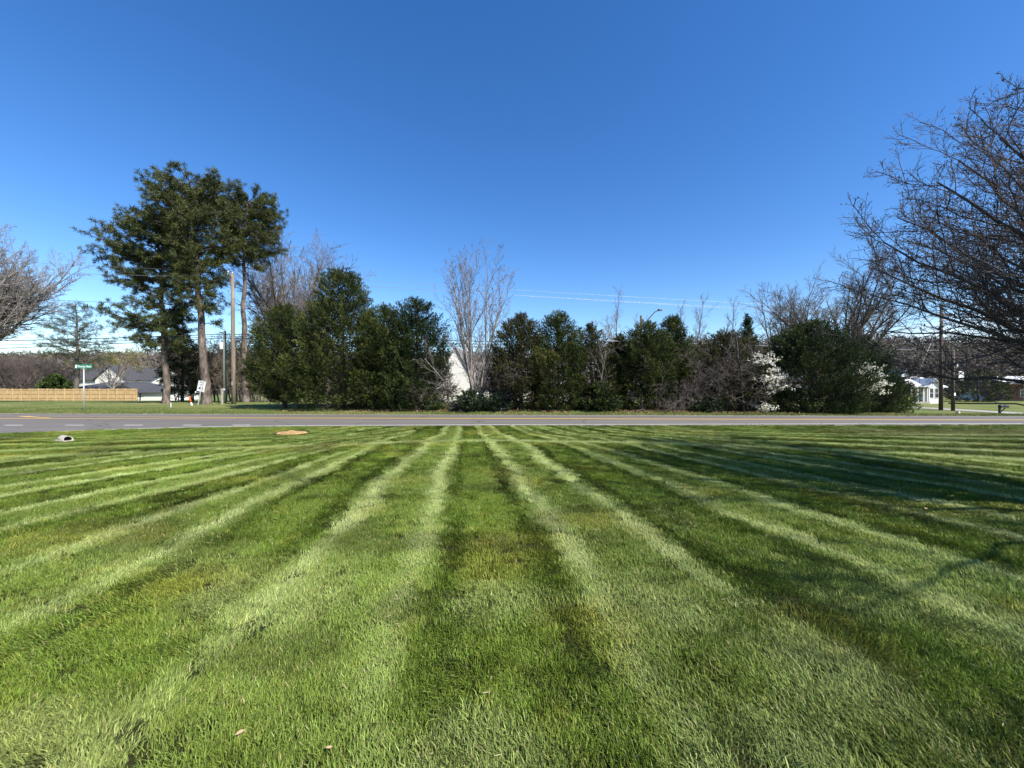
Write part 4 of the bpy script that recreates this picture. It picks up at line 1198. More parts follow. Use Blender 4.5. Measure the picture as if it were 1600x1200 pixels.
# ------------------------------------------------------------------ the big bare tree on the right, spreading over the lawn
def big_tree():
    R = random.Random(202)
    b = np.array([9.3, 3.7, float(g_lawn(9.3, 3.7)) - 0.05])
    root = thing('bare_tree', 'big wide-spreading bare tree cut by the right edge, shading the lawn', 'tree', tuple(b), 0)
    fork = b + np.array([-0.15, 0.1, 1.75])
    out = [(0, [b, b + np.array([-0.03, 0, 0.15]), b + np.array([-0.06, 0.03, 0.8]), fork], [0.40, 0.30, 0.25, 0.27])]
    S = [dict(), dict(seg=8, wander=0.07, up=0.03, tip=0.25),
         dict(n=9, ratio=0.42, ang=38, jit=10, start=0.18, fall=0.3, seg=7, wander=0.11, up=0.045, rr=0.55, tip=0.35, rmin=0.006),
         dict(n=9, ratio=0.42, ang=40, jit=12, start=0.15, fall=0.35, seg=5, wander=0.14, up=0.05, rr=0.6, tip=0.45, rmin=0.0038),
         dict(n=7, ratio=0.45, ang=40, jit=14, start=0.15, fall=0.3, seg=4, wander=0.2, up=0.07, rr=0.65, tip=0.55, rmin=0.0028)]
    def limb(end, bow, r):
        p0 = fork + rvec(R) * 0.06 - UPV * R.uniform(0, 0.3)
        end = np.asarray(end, float)
        v = end - p0; L = float(np.linalg.norm(v))
        n = 11
        pts = [p0 + v * (k / n) + UPV * bow * L * math.sin(math.pi * (k / n) ** 0.8) + rvec(R) * 0.035 * (0 < k < n) * min(1, L / 4) for k in range(n + 1)]
        rad = [max(0.010, 0.72 * r * (1 - 0.86 * (k / n) ** 0.75)) for k in range(n + 1)]
        out.append((1, pts, rad))
        low = end[2] < 2.6 and end[0] / max(end[1], 0.3) < 1.45
        m = int((10 + L * 2.8) * (0.55 if low else 1.0))
        az = R.uniform(0, 6.28)
        for j in range(m):
            t = 0.2 + 0.8 * (j + R.random()) / m
            f = t * n; i = min(int(f), n - 1); f -= i
            q = pts[i] + (pts[i + 1] - pts[i]) * f
            az += 2.4 + R.uniform(-0.5, 0.5)
            if q[1] > 0.3 and q[0] / q[1] > 1.7 and R.random() < 0.45:
                continue
            d = turn(R, unit(pts[i + 1] - pts[i]), math.radians(R.gauss(42, 9)), az)
            d = unit(d + UPV * 0.22)
            grow(out, R, q, d, (0.45 + L * 0.20 * (1.1 - 0.5 * t)) * R.uniform(0.7, 1.2), rad[i] * 0.42, 2, S, lambda c: c[2] > 1.42)
    L_ = [  # limbs seen in the frame: tip given by picture point and depth
        ((1470, 630), 5.6, -0.03, 0.050), ((1385, 582), 6.6, -0.02, 0.085), ((1362, 515), 7.0, 0.00, 0.080), ((1338, 455), 6.6, 0.03, 0.095),
        ((1328, 385), 7.0, 0.03, 0.11), ((1325, 330), 6.4, 0.03, 0.11), ((1475, 185), 7.4, 0.02, 0.09), ((1585, 160), 6.0, 0.02, 0.10), ((1430, 300), 7.2, 0.02, 0.09), ((1395, 330), 8.0, 0.02, 0.09), ((1535, 210), 7.8, 0.02, 0.09), ((1345, 290), 7.6, 0.03, 0.10), ((1408, 235), 6.0, 0.03, 0.12),
        ((1440, 200), 7.2, 0.02, 0.11), ((1505, 165), 5.6, 0.02, 0.12), ((1555, 125), 6.8, 0.02, 0.12), ((1440, 380), 8.6, 0.02, 0.10),
        ((1500, 300), 8.8, 0.02, 0.10), ((1480, 470), 8.4, 0.0, 0.08), ((1570, 240), 4.9, 0.02, 0.11), ((1545, 400), 4.8, 0.02, 0.08)]
    for (px, py), Z, bow, r in L_:
        up = ss(560, 300, py)
        limb(P(px + 45 * up + 12, py + 50 * up * (1 if py < 400 else 0.4), Z), bow - 0.13 * float(ss(540, 420, py)), r)
    for k in range(17):      # the rest of the crown, out of frame, that casts the shade
        a = math.radians(-165 + k * 21)
        rr = R.uniform(3.6, 5.4); zz = R.uniform(3.2, 8.6)
        if zz > 6.5: rr *= 0.62
        e = b + np.array([rr * math.cos(a), rr * math.sin(a), zz])
        if (e[1] > 0.3 and e[0] / e[1] < 1.6) or (e[0] < 6.9 and e[1] < 3.4 and e[2] < 4.8):
            continue
        limb(e, 0.03, 0.08)
    for a, rr, zz in ((172, 3.0, 6.6), (184, 3.8, 5.6), (196, 3.2, 7.0), (208, 3.8, 5.6)):
        a = math.radians(a)
        limb(b + np.array([rr * math.cos(a), rr * math.sin(a), zz]), -0.05, 0.10)
    for k in range(4):
        limb(b + np.array([R.uniform(-1.2, 1.2), R.uniform(-1.2, 1.2), R.uniform(8.4, 9.4)]), 0.0, 0.12)
    tree_parts(root, b, out, 2, M['bark_dark'], M['twig_dark'])
    tp = [x for x in tips(out, 4) if R.random() < 0.14]
    C = np.array([x[0] for x in tp]); D = np.array([x[1] for x in tp])
    leaf_part('dry_leaves', root, b, leaf_cloud(R, C, D, 2, 0.018, 0.03, 0.055, 0.45), M['dead_leaf'])
    print('big tree branches', len(out))
big_tree()
# ------------------------------------------------------------------ ground cover across the road
def verge():
    rs = np.random.RandomState(31)
    n = 70000
    X = rs.uniform(-48, 48, n); u = rs.exponential(1.5, n)
    k = u < 6
    X, u = X[k], u[k]; Y = z_far(X) + 0.12 + u; n = len(X)
    C = np.stack([X, Y, g_far(X, Y) - 0.01], 1)
    D = np.stack([rs.normal(0, 0.45, n), rs.normal(0, 0.45, n), np.ones(n)], 1)
    p = vnoise(X, Y, 0.7, 35)
    L = rs.uniform(0.05, 0.13, n) * (0.7 + 0.9 * p)
    V, q = diamonds(C, D, rs.normal(0, 1, (n, 3)), L, np.full(n, 0.018))
    t = np.clip(0.25 + 0.6 * vnoise(X, Y, 0.35, 36) + rs.normal(0, 0.15, n), 0, 1)
    m = leaf_mat('verge_blades', [(0.0, (0.065, 0.10, 0.022)), (0.5, (0.13, 0.17, 0.04)), (0.8, (0.22, 0.22, 0.075)), (1.0, (0.34, 0.30, 0.15))], 0.6, 0.25, 0.25)
    tag(build('verge_grass', V, [q], m, None, {'tint': ('POINT', 'FLOAT', np.repeat(t, 4))}), 'rough grass along the far road edge', 'grass', None, 'stuff')
    n = 16000
    X = rs.uniform(-15, 24, n); Y = z_far(X) + 1.2 + rs.rand(n) * 4.5
    k = vnoise(X, Y, 0.6, 37) > 0.42
    X, Y = X[k], Y[k]; n = len(X)
    C = np.stack([X, Y, g_far(X, Y) + 0.02 + rs.rand(n) * 0.05], 1)
    D = np.stack([rs.normal(0, 1, n), rs.normal(0, 1, n), rs.normal(0, 0.35, n)], 1)
    V, q = diamonds(C, D, rs.normal(0, 1, (n, 3)), rs.uniform(0.08, 0.16, n), rs.uniform(0.05, 0.09, n))
    t = np.clip(rs.normal(0.45, 0.25, n), 0, 1)
    tag(build('leaf_litter', V, [q], M['litter'], None, {'tint': ('POINT', 'FLOAT', np.repeat(t, 4))}), 'dry leaves lying under the evergreen row', 'leaves', None, 'stuff')
verge()

def patch_sheet(name, cx, cy, rx, ry, hgt, m, seed, gf, label, cat):
    rs = np.random.RandomState(seed)
    nr, na = 12, 40
    V = [(cx, cy, float(gf(cx, cy)) + hgt)]
    ph = rs.uniform(0, 6.28, 5)
    for i in range(1, nr + 1):
        for j in range(na):
            a = 2 * math.pi * j / na
            w = 1 + 0.06 * rs.normal() + 0.18 * math.sin(2 * a + ph[0]) + 0.12 * math.sin(3 * a + ph[1]) + 0.08 * math.sin(7 * a + ph[2])
            f = i / nr
            x, y = cx + rx * w * f * math.cos(a), cy + ry * w * f * math.sin(a)
            h = hgt * (1 - f ** 2) * (0.25 + 0.9 * float(vnoise(x, y, 4, seed)) + 0.6 * float(vnoise(x, y, 11, seed + 1))) - 0.03 * (i == nr) + 0.012
            V.append((x, y, float(gf(x, y)) + h))
    tri = np.array([[0, 1 + j, 1 + (j + 1) % na] for j in range(na)])
    qd = np.array([[1 + (i - 1) * na + j, 1 + i * na + j, 1 + i * na + (j + 1) % na, 1 + (i - 1) * na + (j + 1) % na] for i in range(1, nr) for j in range(na)])
    V = np.array(V) - np.array([cx, cy, 0])
    o = build(name, V, [tri, qd], m, None, None, True)
    o.location = (cx, cy, 0)
    return tag(o, label, cat)
def scatter_bits():
    rs = np.random.RandomState(63)
    n = 9000
    X = rs.uniform(-40, 36, n)
    near = rs.rand(n) < 0.35
    Y = np.where(near, z_near(X) + rs.normal(0.07, 0.05, n), z_far(X) + rs.normal(-0.02, 0.10, n))
    C = np.stack([X, Y, np.where(near, road_z(X, Y), road_z(X, Y)) + 0.012], 1)
    D = np.stack([rs.normal(0, 1, n), rs.normal(0, 1, n), rs.normal(0, 0.2, n)], 1)
    V, q = diamonds(C, D, np.stack([rs.normal(0, 0.3, n), rs.normal(0, 0.3, n), np.ones(n)], 1), rs.uniform(0.03, 0.09, n), rs.uniform(0.02, 0.05, n))
    m = leaf_mat('road_grit', [(0.0, (0.12, 0.09, 0.06)), (0.5, (0.24, 0.19, 0.13)), (1.0, (0.36, 0.33, 0.28))], 0.9, 0.1, 0)
    tag(build('road_grit', V, [q], m, None, {'tint': ('POINT', 'FLOAT', np.repeat(rs.rand(n), 4))}), 'grit and dead grass along the road edges', 'grit', None, 'stuff')
    n = 5200
    Y = 1.0 + 9 * rs.rand(n) ** 1.5; X = (rs.rand(n) * 2 - 1) * (1.4 * Y + 1)
    k = vnoise(X, Y, 1.2, 64) + 0.35 * rs.rand(n) > 0.62
    X, Y = X[k], Y[k]; n = len(X)
    C = np.stack([X, Y, g_lawn(X, Y) + rs.uniform(0.02, 0.042, n)], 1)
    D = np.stack([rs.normal(0, 1, n), rs.normal(0, 1, n), rs.normal(0, 0.25, n)], 1)
    V, q = diamonds(C, D, rs.normal(0, 1, (n, 3)), rs.uniform(0.02, 0.055, n), rs.uniform(0.002, 0.0042, n))
    m = leaf_mat('dry_clippings', [(0.0, (0.22, 0.20, 0.08)), (0.6, (0.42, 0.37, 0.19)), (1.0, (0.58, 0.52, 0.33))], 0.7, 0.2, 0.2)
    tag(build('grass_clippings', V, [q], m, None, {'tint': ('POINT', 'FLOAT', np.repeat(rs.rand(n), 4))}), 'dry grass clippings lying on the lawn', 'clippings', None, 'stuff')
scatter_bits()
patch_sheet('dirt_mound', -8.02, 14.05, 0.46, 0.46, 0.075, M['clay'], 5, g_lawn, 'bare orange clay mound in the lawn near the road', 'dirt')

# ------------------------------------------------------------------ drain pipe end in the swale at left
def drain():
    x, y = -12.72, 11.05
    z = float(g_lawn(x, y))
    root = thing('drain_pipe', 'pale concrete drain pipe end with dark mouth in the lawn at left', 'pipe', (x, y, z), math.radians(-28))
    n = 24
    def shell(r0, r1, x0, x1, cut):
        vs, fs = [], []
        for k in range(n):
            a = 2 * math.pi * k / n
            for r in (r0, r1):
                zz = 0.06 + r * math.sin(a)
                vs.append((x0, r * math.cos(a), zz)); vs.append((x1 - cut * (zz - 0.06 + r1) / (2 * r1), r * math.cos(a), zz))
        for k in range(n):
            a, b = 4 * k, 4 * ((k + 1) % n)
            fs += [(a, b, b + 1, a + 1), (a + 2, a + 3, b + 3, b + 2), (a + 1, b + 1, b + 3, a + 3)]
        return MB().add(vs, fs)
    shell(0.085, 0.105, -0.45, 0.12, 0.14).build('pipe_shell', M['concrete'], root, True)
    d = MB()
    d.add([(-0.12, 0.0845 * math.cos(2 * math.pi * k / n), 0.06 + 0.0845 * math.sin(2 * math.pi * k / n)) for k in range(n)], [tuple(range(n))])
    d.build('pipe_mouth', M['hole'], root)
    MB().box(-0.62, -0.02, -0.13, 0.13, -0.04, 0.03).build('apron', M['concrete'], root, bevel=0.02)
drain()

# fallen leaves on the near lawn
def fallen(px, py, s, rz, label):
    Y = 1.6 * F / (py - 600); X = (px - 800) * Y / F
    V = np.array([(-0.5, 0, 0), (-0.2, 0.16, 0.05), (0.15, 0.19, 0.07), (0.5, 0, 0.02), (0.15, -0.17, 0.03), (-0.2, -0.14, 0.02), (0.0, 0.0, -0.02)]) * s
    tri = np.array([[6, 0, 5], [6, 5, 4], [6, 4, 3], [6, 3, 2], [6, 2, 1], [6, 1, 0]])
    o = build('fallen_leaf', V, [tri], M['litter'], None, {'tint': ('POINT', 'FLOAT', np.full(7, 0.95))})
    o.location = (X, Y, 0.045); o.rotation_euler = (0.25, 0.1, rz)
    tag(o, label, 'leaf', 'dry leaves fallen on the lawn')
fallen(375, 1160, 0.042, 0.9, 'pale dry leaf on the near grass at the lower left')
fallen(514, 1184, 0.03, 0.2, 'small tan leaf on the grass near the bottom edge')
fallen(1447, 800, 0.07, 0.4, 'small pale leaf lying in the tree shadow at right')

# ------------------------------------------------------------------ signs, poles, wires
def text(name, s, size, loc, parent, m, w=None, extr=0.001):
    c = bpy.data.curves.new(name, 'FONT')
    c.body = s; c.size = size; c.align_x = 'CENTER'; c.align_y = 'CENTER'; c.extrude = extr
    c.offset = size * 0.012
    tmp = bpy.data.objects.new(name, c)
    COL.objects.link(tmp)
    bpy.context.view_layer.update()
    me = bpy.data.meshes.new_from_object(tmp.evaluated_get(bpy.context.evaluated_depsgraph_get()))
    bpy.data.objects.remove(tmp)
    me.materials.clear()
    me.materials.append(m)
    o = bpy.data.objects.new(name, me)
    COL.objects.link(o)
    o.location = loc; o.rotation_euler = (math.radians(90), 0, 0)
    if w: o.scale = (w, 1, 1)
    o.parent = parent
    return o

def street_sign():
    b = at(131, 25)
    h = PZ(577, 25) - b[2]
    r = thing('street_sign', 'green street name sign on a galvanised post beside the far road edge', 'sign', tuple(b))
    MB().tube([(0, 0, -0.2), (0, 0, h)], 0.032, 12).build('post', M['galv'], r, True)
    MB().box(-0.05, 0.05, -0.03, 0.03, h, h + 0.06).build('bracket', M['galv'], r, bevel=0.008)
    bl = MB().box(-0.56, 0.54, -0.012, 0.012, h + 0.05, h + 0.31).build('name_blade', M['sign_green'], r, bevel=0.01)
    MB().box(-0.54, -0.44, -0.017, -0.0125, h + 0.08, h + 0.28).build('emblem_plate', M['sign_white'], bl)
    text('lettering', 'Thomas River', 0.19, (0.05, -0.0145, h + 0.18), bl, M['sign_white'], 0.86)
street_sign()

def speed_sign():
    Z = 31.0
    b = at(309, Z)
    r = thing('speed_limit_sign', 'white SPEED LIMIT 45 sign leaning to the right beside the middle pine', 'sign', tuple(b))
    r.rotation_euler = (0, math.radians(11), 0)
    L = 2.05
    p = MB()
    p.box(-0.035, 0.035, 0.0, 0.018, -0.2, L).box(-0.035, -0.018, 0.018, 0.045, -0.2, L).box(0.018, 0.035, 0.018, 0.045, -0.2, L)
    p.build('post', M['galv'], r)
    z0 = 1.12
    pl = MB().box(-0.31, 0.31, -0.012, -0.004, z0, z0 + 0.86).build('sign_plate', M['sign_white'], r, bevel=0.002)
    bd = MB()
    for a in ((-0.29, 0.29, z0 + 0.02, z0 + 0.034), (-0.29, 0.29, z0 + 0.826, z0 + 0.84), (-0.29, -0.276, z0 + 0.034, z0 + 0.826), (0.276, 0.29, z0 + 0.034, z0 + 0.826)):
        bd.box(a[0], a[1], -0.0155, -0.0125, a[2], a[3])
    bd.build('border', M['ink'], pl)
    text('lettering', 'SPEED', 0.185, (0, -0.0150, z0 + 0.715), pl, M['ink'], 0.86)
    text('lettering', 'LIMIT', 0.185, (0, -0.0150, z0 + 0.535), pl, M['ink'], 0.95)
    text('numerals', '45', 0.44, (0, -0.0150, z0 + 0.25), pl, M['ink'], 1.0)
    MB().tube([(-0.36, 0.0, z0 - 0.1), (-0.36, -0.02, z0 - 0.1)], 0.055, 14).build('reflector', M['sign_white'], r)
    MB().box(-0.36, 0.0, 0.0, 0.01, z0 - 0.112, z0 - 0.088).build('reflector_arm', M['galv'], r)
speed_sign()

def marker():
    b = at(300, 30.5)
    r = thing('utility_marker', 'orange marker post with white base leaning left of the speed sign', 'marker', tuple(b))
    r.rotation_euler = (0.05, math.radians(-15), 0)
    MB().tube([(0, 0, -0.1), (0, 0, 0.26)], 0.055, 14).build('base', M['white_can'], r, True)
    MB().tube([(0, 0, 0.26), (0, 0, 0.72), (0, 0, 0.78)], [0.062, 0.062, 0.03], 14).build('sleeve', M['orange'], r, True)
marker()
def stake(px, Z, h, label, m='white_can', name='stake', w=0.03):
    b = at(px, Z)
    o = MB().box(-w, w, -0.012, 0.012, -0.1, h * 0.88).add([(-w, -0.012, h * 0.88), (w, -0.012, h * 0.88), (w, 0.012, h * 0.88), (-w, 0.012, h * 0.88), (0, 0, h)], [(0, 1, 4), (1, 2, 4), (2, 3, 4), (3, 0, 4)]).build(name, M[m])
    o.location = tuple(b)
    tag(o, label, 'stake')
stake(267, 28.5, 0.34, 'short white stake in the verge below the left pine')
stake(1499, 31.5, 0.78, 'short white stake beside the dark stub at the right road edge', w=0.06)
stake(1495, 31.5, 0.8, 'dark wooden stub beside the white stake at the right road edge', 'pole_dark', 'stub', 0.1)
stake(1404, 43, 0.5, 'low dark stub left of the yellow guy guard', 'pole_dark', 'stub', 0.09)

def insulator(parent, x, y, z):
    MB().tube([(x, y, z), (x, y, z + 0.07), (x, y, z + 0.09), (x, y, z + 0.13), (x, y, z + 0.17)], [0.025, 0.03, 0.06, 0.05, 0.03], 10).build('insulator', M['white_can'], parent, True)

def main_pole():
    b = at(363.5, 33)
    h = PZ(428, 33) - b[2]
    r = thing('utility_pole', 'tall brown wooden utility pole with a crossarm, right of the middle pine', 'utility pole', tuple(b), 0, 'utility poles')
    MB().tube([(0.10, 0, -0.3), (0.06, 0, h * 0.3), (0.02, 0, h * 0.7), (-0.02, 0, h)], [0.175, 0.16, 0.14, 0.12], 14).build('pole_shaft', M['pole_wood'], r, True)
    a = math.radians(-62)
    ca, sa = math.cos(a), math.sin(a)
    c = MB()
    for s in (-1,):
        hw = 1.3
        for y0 in (0,):
            vs = []
            for dx, dy in ((-hw, -0.05), (hw, -0.05), (hw, 0.05), (-hw, 0.05)):
                vs.append((dx * ca - dy * sa - 0.02, dx * sa + dy * ca - 0.2))
            c.add([(x, y, h - 0.42) for x, y in vs] + [(x, y, h - 0.28) for x, y in vs], [(0, 3, 2, 1), (4, 5, 6, 7), (0, 1, 5, 4), (1, 2, 6, 5), (2, 3, 7, 6), (3, 0, 4, 7)])
    arm = c.build('crossarm', M['pole_wood'], r)
    br = MB()
    for s in (-1, 1):
        br.tube([(s * 0.75 * ca - 0.02, s * 0.75 * sa - 0.2, h - 0.42), (-0.02, -0.16, h - 0.95)], 0.014, 6)
    br.build('arm_brace', M['galv'], r)
    for d in (-1.2, 1.2):
        insulator(arm, d * ca - 0.02, d * sa - 0.2, h - 0.28)
    insulator(r, -0.02, 0, h)
    MB().box(0.05, 0.13, -0.2, -0.185, 1.6, 1.9).build('pole_tag', M['galv'], r)
    return b, h, ca, sa
PB, PHH, pca, psa = main_pole()

def green_pole():
    b = at(351, 34.2)
    h = PZ(517, 34.2) - b[2]
    r = thing('utility_pole', 'slim grey green pole with a pale can, left of the tall brown pole', 'utility pole', tuple(b), 0, 'utility poles')
    MB().tube([(0, 0, -0.3), (0, 0, h)], [0.13, 0.105], 12).build('pole_shaft', M['pole_green'], r, True)
    MB().tube([(-0.24, -0.08, h - 1.65), (-0.24, -0.08, h - 1.6), (-0.24, -0.08, h - 1.05), (-0.24, -0.08, h - 1.0)], [0.11, 0.14, 0.14, 0.08], 14).build('can', M['white_can'], r, True)
    MB().tube([(-0.20, -0.04, 0.1), (-0.20, -0.04, h - 1.65)], 0.028, 8).build('conduit', M['black_cable'], r, True)
    MB().box(-0.36, -0.08, -0.1, 0.1, h - 0.2, h - 0.14).build('cable_bracket', M['black_metal'], r)
    MB().box(-0.2, 0.16, -0.16, -0.10, 1.15, 1.3).build('meter_box', M['white_can'], r)
green_pole()
def short_post():
    b = at(347, 32.6)
    r = thing('post', 'short pale wooden post at the foot of the grey green pole', 'post', tuple(b))
    MB().box(-0.07, 0.07, -0.07, 0.07, -0.2, 1.25).build('post_body', M['concrete'], r, bevel=0.015)
    MB().box(-0.085, 0.085, -0.085, 0.085, 1.25, 1.29).build('cap', M['galv'], r)
short_post()

def right_pole():
    b = at(1470, 44)
    h = PZ(478, 44) - b[2]
    r = thing('utility_pole', 'dark tall utility pole in front of the white house at right', 'utility pole', tuple(b), 0, 'utility poles')
    MB().tube([(0.0, 0, -0.3), (0.06, 0, h)], [0.19, 0.13], 14).build('pole_shaft', M['pole_dark'], r, True)
    arm = MB().box(-1.4, 1.3, -0.22, -0.12, h - 1.15, h - 1.0).build('crossarm', M['pole_dark'], r)
    insulator(r, -0.55, -0.17, h - 1.02)
    for x in (-1.25, 1.15):
        insulator(arm, x, -0.17, h - 1.0)
    return b, h
RB, RH = right_pole()
def small_pole():
    b = at(1489, 43)
    h = PZ(546, 43) - b[2]
    r = thing('utility_pole', 'shorter dark pole carrying a white notice board, right of the tall dark pole', 'utility pole', tuple(b), 0, 'utility poles')
    MB().tube([(0, 0, -0.3), (0, 0, h)], [0.17, 0.14], 14).build('pole_shaft', M['pole_dark'], r, True)
    zc = PZ(587, 43) - b[2]
    pl = MB().box(0.42, 0.98, -0.2, -0.17, zc - 0.5, zc + 0.5).build('notice_board', M['sign_white'], r, bevel=0.01)
    for dz in (0.2, -0.26):
        MB().box(0.1, 0.42, -0.19, -0.16, zc + dz, zc + dz + 0.06).build('board_bracket', M['black_metal'], r)
    for zz in (0.32, 0.08, -0.28):
        MB().box(0.52, 0.88, -0.205, -0.2015, zc + zz, zc + zz + 0.09).build('faded_line', M['galv'], pl)
    zc = PZ(571, 43) - b[2]
    MB().tube([(0.32, -0.1, zc - 0.28), (0.32, -0.1, zc - 0.24), (0.32, -0.1, zc + 0.24), (0.32, -0.1, zc + 0.28)], [0.06, 0.09, 0.09, 0.05], 12).build('can', M['white_can'], r, True)
    zc = PZ(616, 43) - b[2]
    MB().box(-0.08, 0.10, -0.19, -0.17, zc - 0.16, zc + 0.16).build('pole_tag', M['sign_white'], r)
small_pole()

def wire(name, label, pts, rad, m, group, sag=0.0):
    """pts: support points; sags a little between each pair"""
    P_ = []
    for a, b in zip(pts[:-1], pts[1:]):
        a, b = np.asarray(a, float), np.asarray(b, float)
        for k in range(16):
            t = k / 16
            P_.append(a + (b - a) * t - UPV * sag * 4 * t * (1 - t))
    P_.append(np.asarray(pts[-1], float))
    c0 = P_[0]
    o = MB().tube([p - c0 for p in P_], rad, 12).build(name, m, None, True)
    o.location = tuple(c0)
    tag(o, label, 'wire', group)
top = PB + UPV * (PHH + 0.15)
armL = PB + np.array([-1.2 * pca, -1.2 * psa - 0.2, PHH - 0.13]); armR = PB + np.array([1.2 * pca, 1.2 * psa - 0.2, PHH - 0.55])
rz_ = RH - 0.85
PWG = 'power lines over the far side of the road'
RW = [RB + np.array([x, -0.17, rz_ + dz]) for x, dz in ((-1.25, -0.42), (-0.55, 0.0), (1.15, -0.84))]
def onward(p): return p + np.array([52, 4, 0.6])
wire('power_line', 'topmost power line, running over the crossarm of the brown pole', [P(-700, 366, 26), top, RW[1], onward(RW[1])], 0.0075, M['alu_wire'], PWG, 0.15)
wire('power_line', 'middle power line, on the near end of the crossarm', [P(-700, 392, 25), armL, RW[0], onward(RW[0])], 0.0075, M['alu_wire'], PWG, 0.15)
wire('power_line', 'lowest of the three power lines, on the far end of the crossarm', [P(-700, 408, 27), armR, RW[2], onward(RW[2])], 0.0075, M['alu_wire'], PWG, 0.15)
wire('power_line', 'single lower line left of the brown pole below the power lines', [P(-600, 430, 27), P(364, 480, 33)], 0.012, M['black_cable'], PWG, 0.2)
CG = 'thick dark cables strung low between the poles'
for k, (y0, y1, y2) in enumerate(((520, 522, 549), (532, 525, 556), (540, 528, 563))):
    wire('cable', ('highest', 'middle', 'lowest')[k] + ' of the three thick dark cables strung low past the pines', [P(-500, y0 + 22 - 6, 28), P(350, y1, 34.1), P(1470, y2 - 5, 43.8), P(2100, y2 - 2, 46)], 0.03 if k != 1 else 0.022, M['black_cable'], CG, 0.25)
wire('service_line', 'thin pale service line crossing in front of the cedars at right', [P(905, 531, 25.0), P(1490, 548, 42.6)], 0.014, M['alu_wire'], CG, 0.05)

def guy():
    g0 = at(1409, 43)
    top_ = RB + UPV * (RH - 1.6)
    r = thing('guy_wire', 'guy wire with a yellow guard, left of the tall dark pole', 'guy wire', tuple(g0))
    v = top_ - g0
    MB().tube([(0, 0, -0.1), tuple(v)], 0.012, 6).build('strand', M['galv'], r, True)
    u = P(1424, 615, 43.3) - g0
    MB().tube([tuple(u * 0.02), tuple(u)], 0.055, 10).build('guard', M['yellow_guard'], r, True)
guy()

def lamp():
    b = at(1001.5, 45)
    h = PZ(493, 45) - b[2]
    r = thing('street_lamp', 'street lamp on a dark pole rising behind the cedars', 'street lamp', tuple(b))
    MB().tube([(0, 0, -0.3), (0, 0, h)], [0.16, 0.12], 12).build('lamp_post', M['pole_dark'], r, True)
    MB().tube([(0.1, 0, h - 1.4), (0.9, 0, h - 0.4), (1.6, 0, h + 0.4), (2.05, 0, h + 0.62)], 0.05, 10).build('lamp_arm', M['black_metal'], r, True)
    MB().add([(2.0, -0.16, h + 0.52), (2.5, -0.13, h + 0.56), (2.5, 0.13, h + 0.56), (2.0, 0.16, h + 0.52), (1.95, -0.12, h + 0.78), (2.42, -0.08, h + 0.72), (2.42, 0.08, h + 0.72), (1.95, 0.12, h + 0.78)],
             [(0, 3, 2, 1), (4, 5, 6, 7), (0, 1, 5, 4), (1, 2, 6, 5), (2, 3, 7, 6), (3, 0, 4, 7)]).build('lamp_head', M['black_metal'], r, bevel=0.04)
lamp()

def mailbox():
    b = at(1562, 32.5)
    top_ = PZ(633.5, 32.5) - b[2]
    r = thing('mailbox', 'black mailbox on a post by the driveway at right', 'mailbox', tuple(b))
    MB().box(-0.06, 0.06, -0.06, 0.06, -0.2, top_).build('post', M['black_metal'], r, bevel=0.01)
    MB().add([(0.06, -0.03, top_ - 0.62), (0.5, -0.03, top_ - 0.22), (0.5, 0.03, top_ - 0.22), (0.06, 0.03, top_ - 0.62), (0.06, -0.03, top_ - 0.54), (0.42, -0.03, top_ - 0.22), (0.42, 0.03, top_ - 0.22), (0.06, 0.03, top_ - 0.54)],
             [(0, 3, 2, 1), (4, 5, 6, 7), (0, 1, 5, 4), (1, 2, 6, 5), (2, 3, 7, 6), (3, 0, 4, 7)]).build('brace', M['black_metal'], r)
    n = 10
    prof = [(-0.11, 0), (0.11, 0), (0.11, 0.14)] + [(0.11 * math.cos(math.pi * k / n), 0.14 + 0.09 * math.sin(math.pi * k / n)) for k in range(1, n)] + [(-0.11, 0.14)]
    m_ = len(prof)
    vs = [(-0.02, y, top_ - 0.18 + z) for y, z in prof] + [(0.66, y, top_ - 0.18 + z) for y, z in prof]
    MB().add(vs, [tuple(range(m_)), tuple(range(2 * m_ - 1, m_ - 1, -1))] + [(k, k + m_, (k + 1) % m_ + m_, (k + 1) % m_) for k in range(m_)]).build('box', M['black_metal'], r)
    MB().box(0.3, 0.33, -0.135, -0.122, top_ - 0.08, top_ + 0.14).build('flag', M['door_red'], r)
mailbox()

# ------------------------------------------------------------------ fence and buildings
def fence():
    Z = 58
    x0, x1 = PX(-60, Z), PX(214, Z)
    top_ = PZ(607.5, Z)
    cx = (x0 + x1) / 2
    r = thing('wooden_fence', 'long new yellow wooden board fence in front of the dark roofed house', 'fence', (cx, Z, 0))
    R = random.Random(4)
    b = MB()
    x = x0
    while x < x1:
        g = float(g_far(x, Z))
        b.box(x - cx, x - cx + 0.136, -0.02 + R.uniform(-0.005, 0.005), 0.0, g + 0.03, top_ + R.uniform(-0.03, 0.02) - 0.02 * math.sin(x))
        x += 0.142
    b.build('boards', M['fence_wood'], r)
    rl = MB()
    for zz in (0.35, 1.0, 1.6):
        g = float(g_far(x0, Z))
        rl.box(x0 - cx, x1 - cx, -0.065, -0.027, g + zz, g + zz + 0.09)
    rl.build('rails', M['fence_wood'], r)
    x = x0
    while x < x1 + 0.1:
        g = float(g_far(x, Z))
        MB().box(x - cx - 0.05, x - cx + 0.05, -0.17, -0.068, g - 0.2, top_ + 0.06).build('fence_post', M['fence_wood'], r)
        x += 1.3
fence()

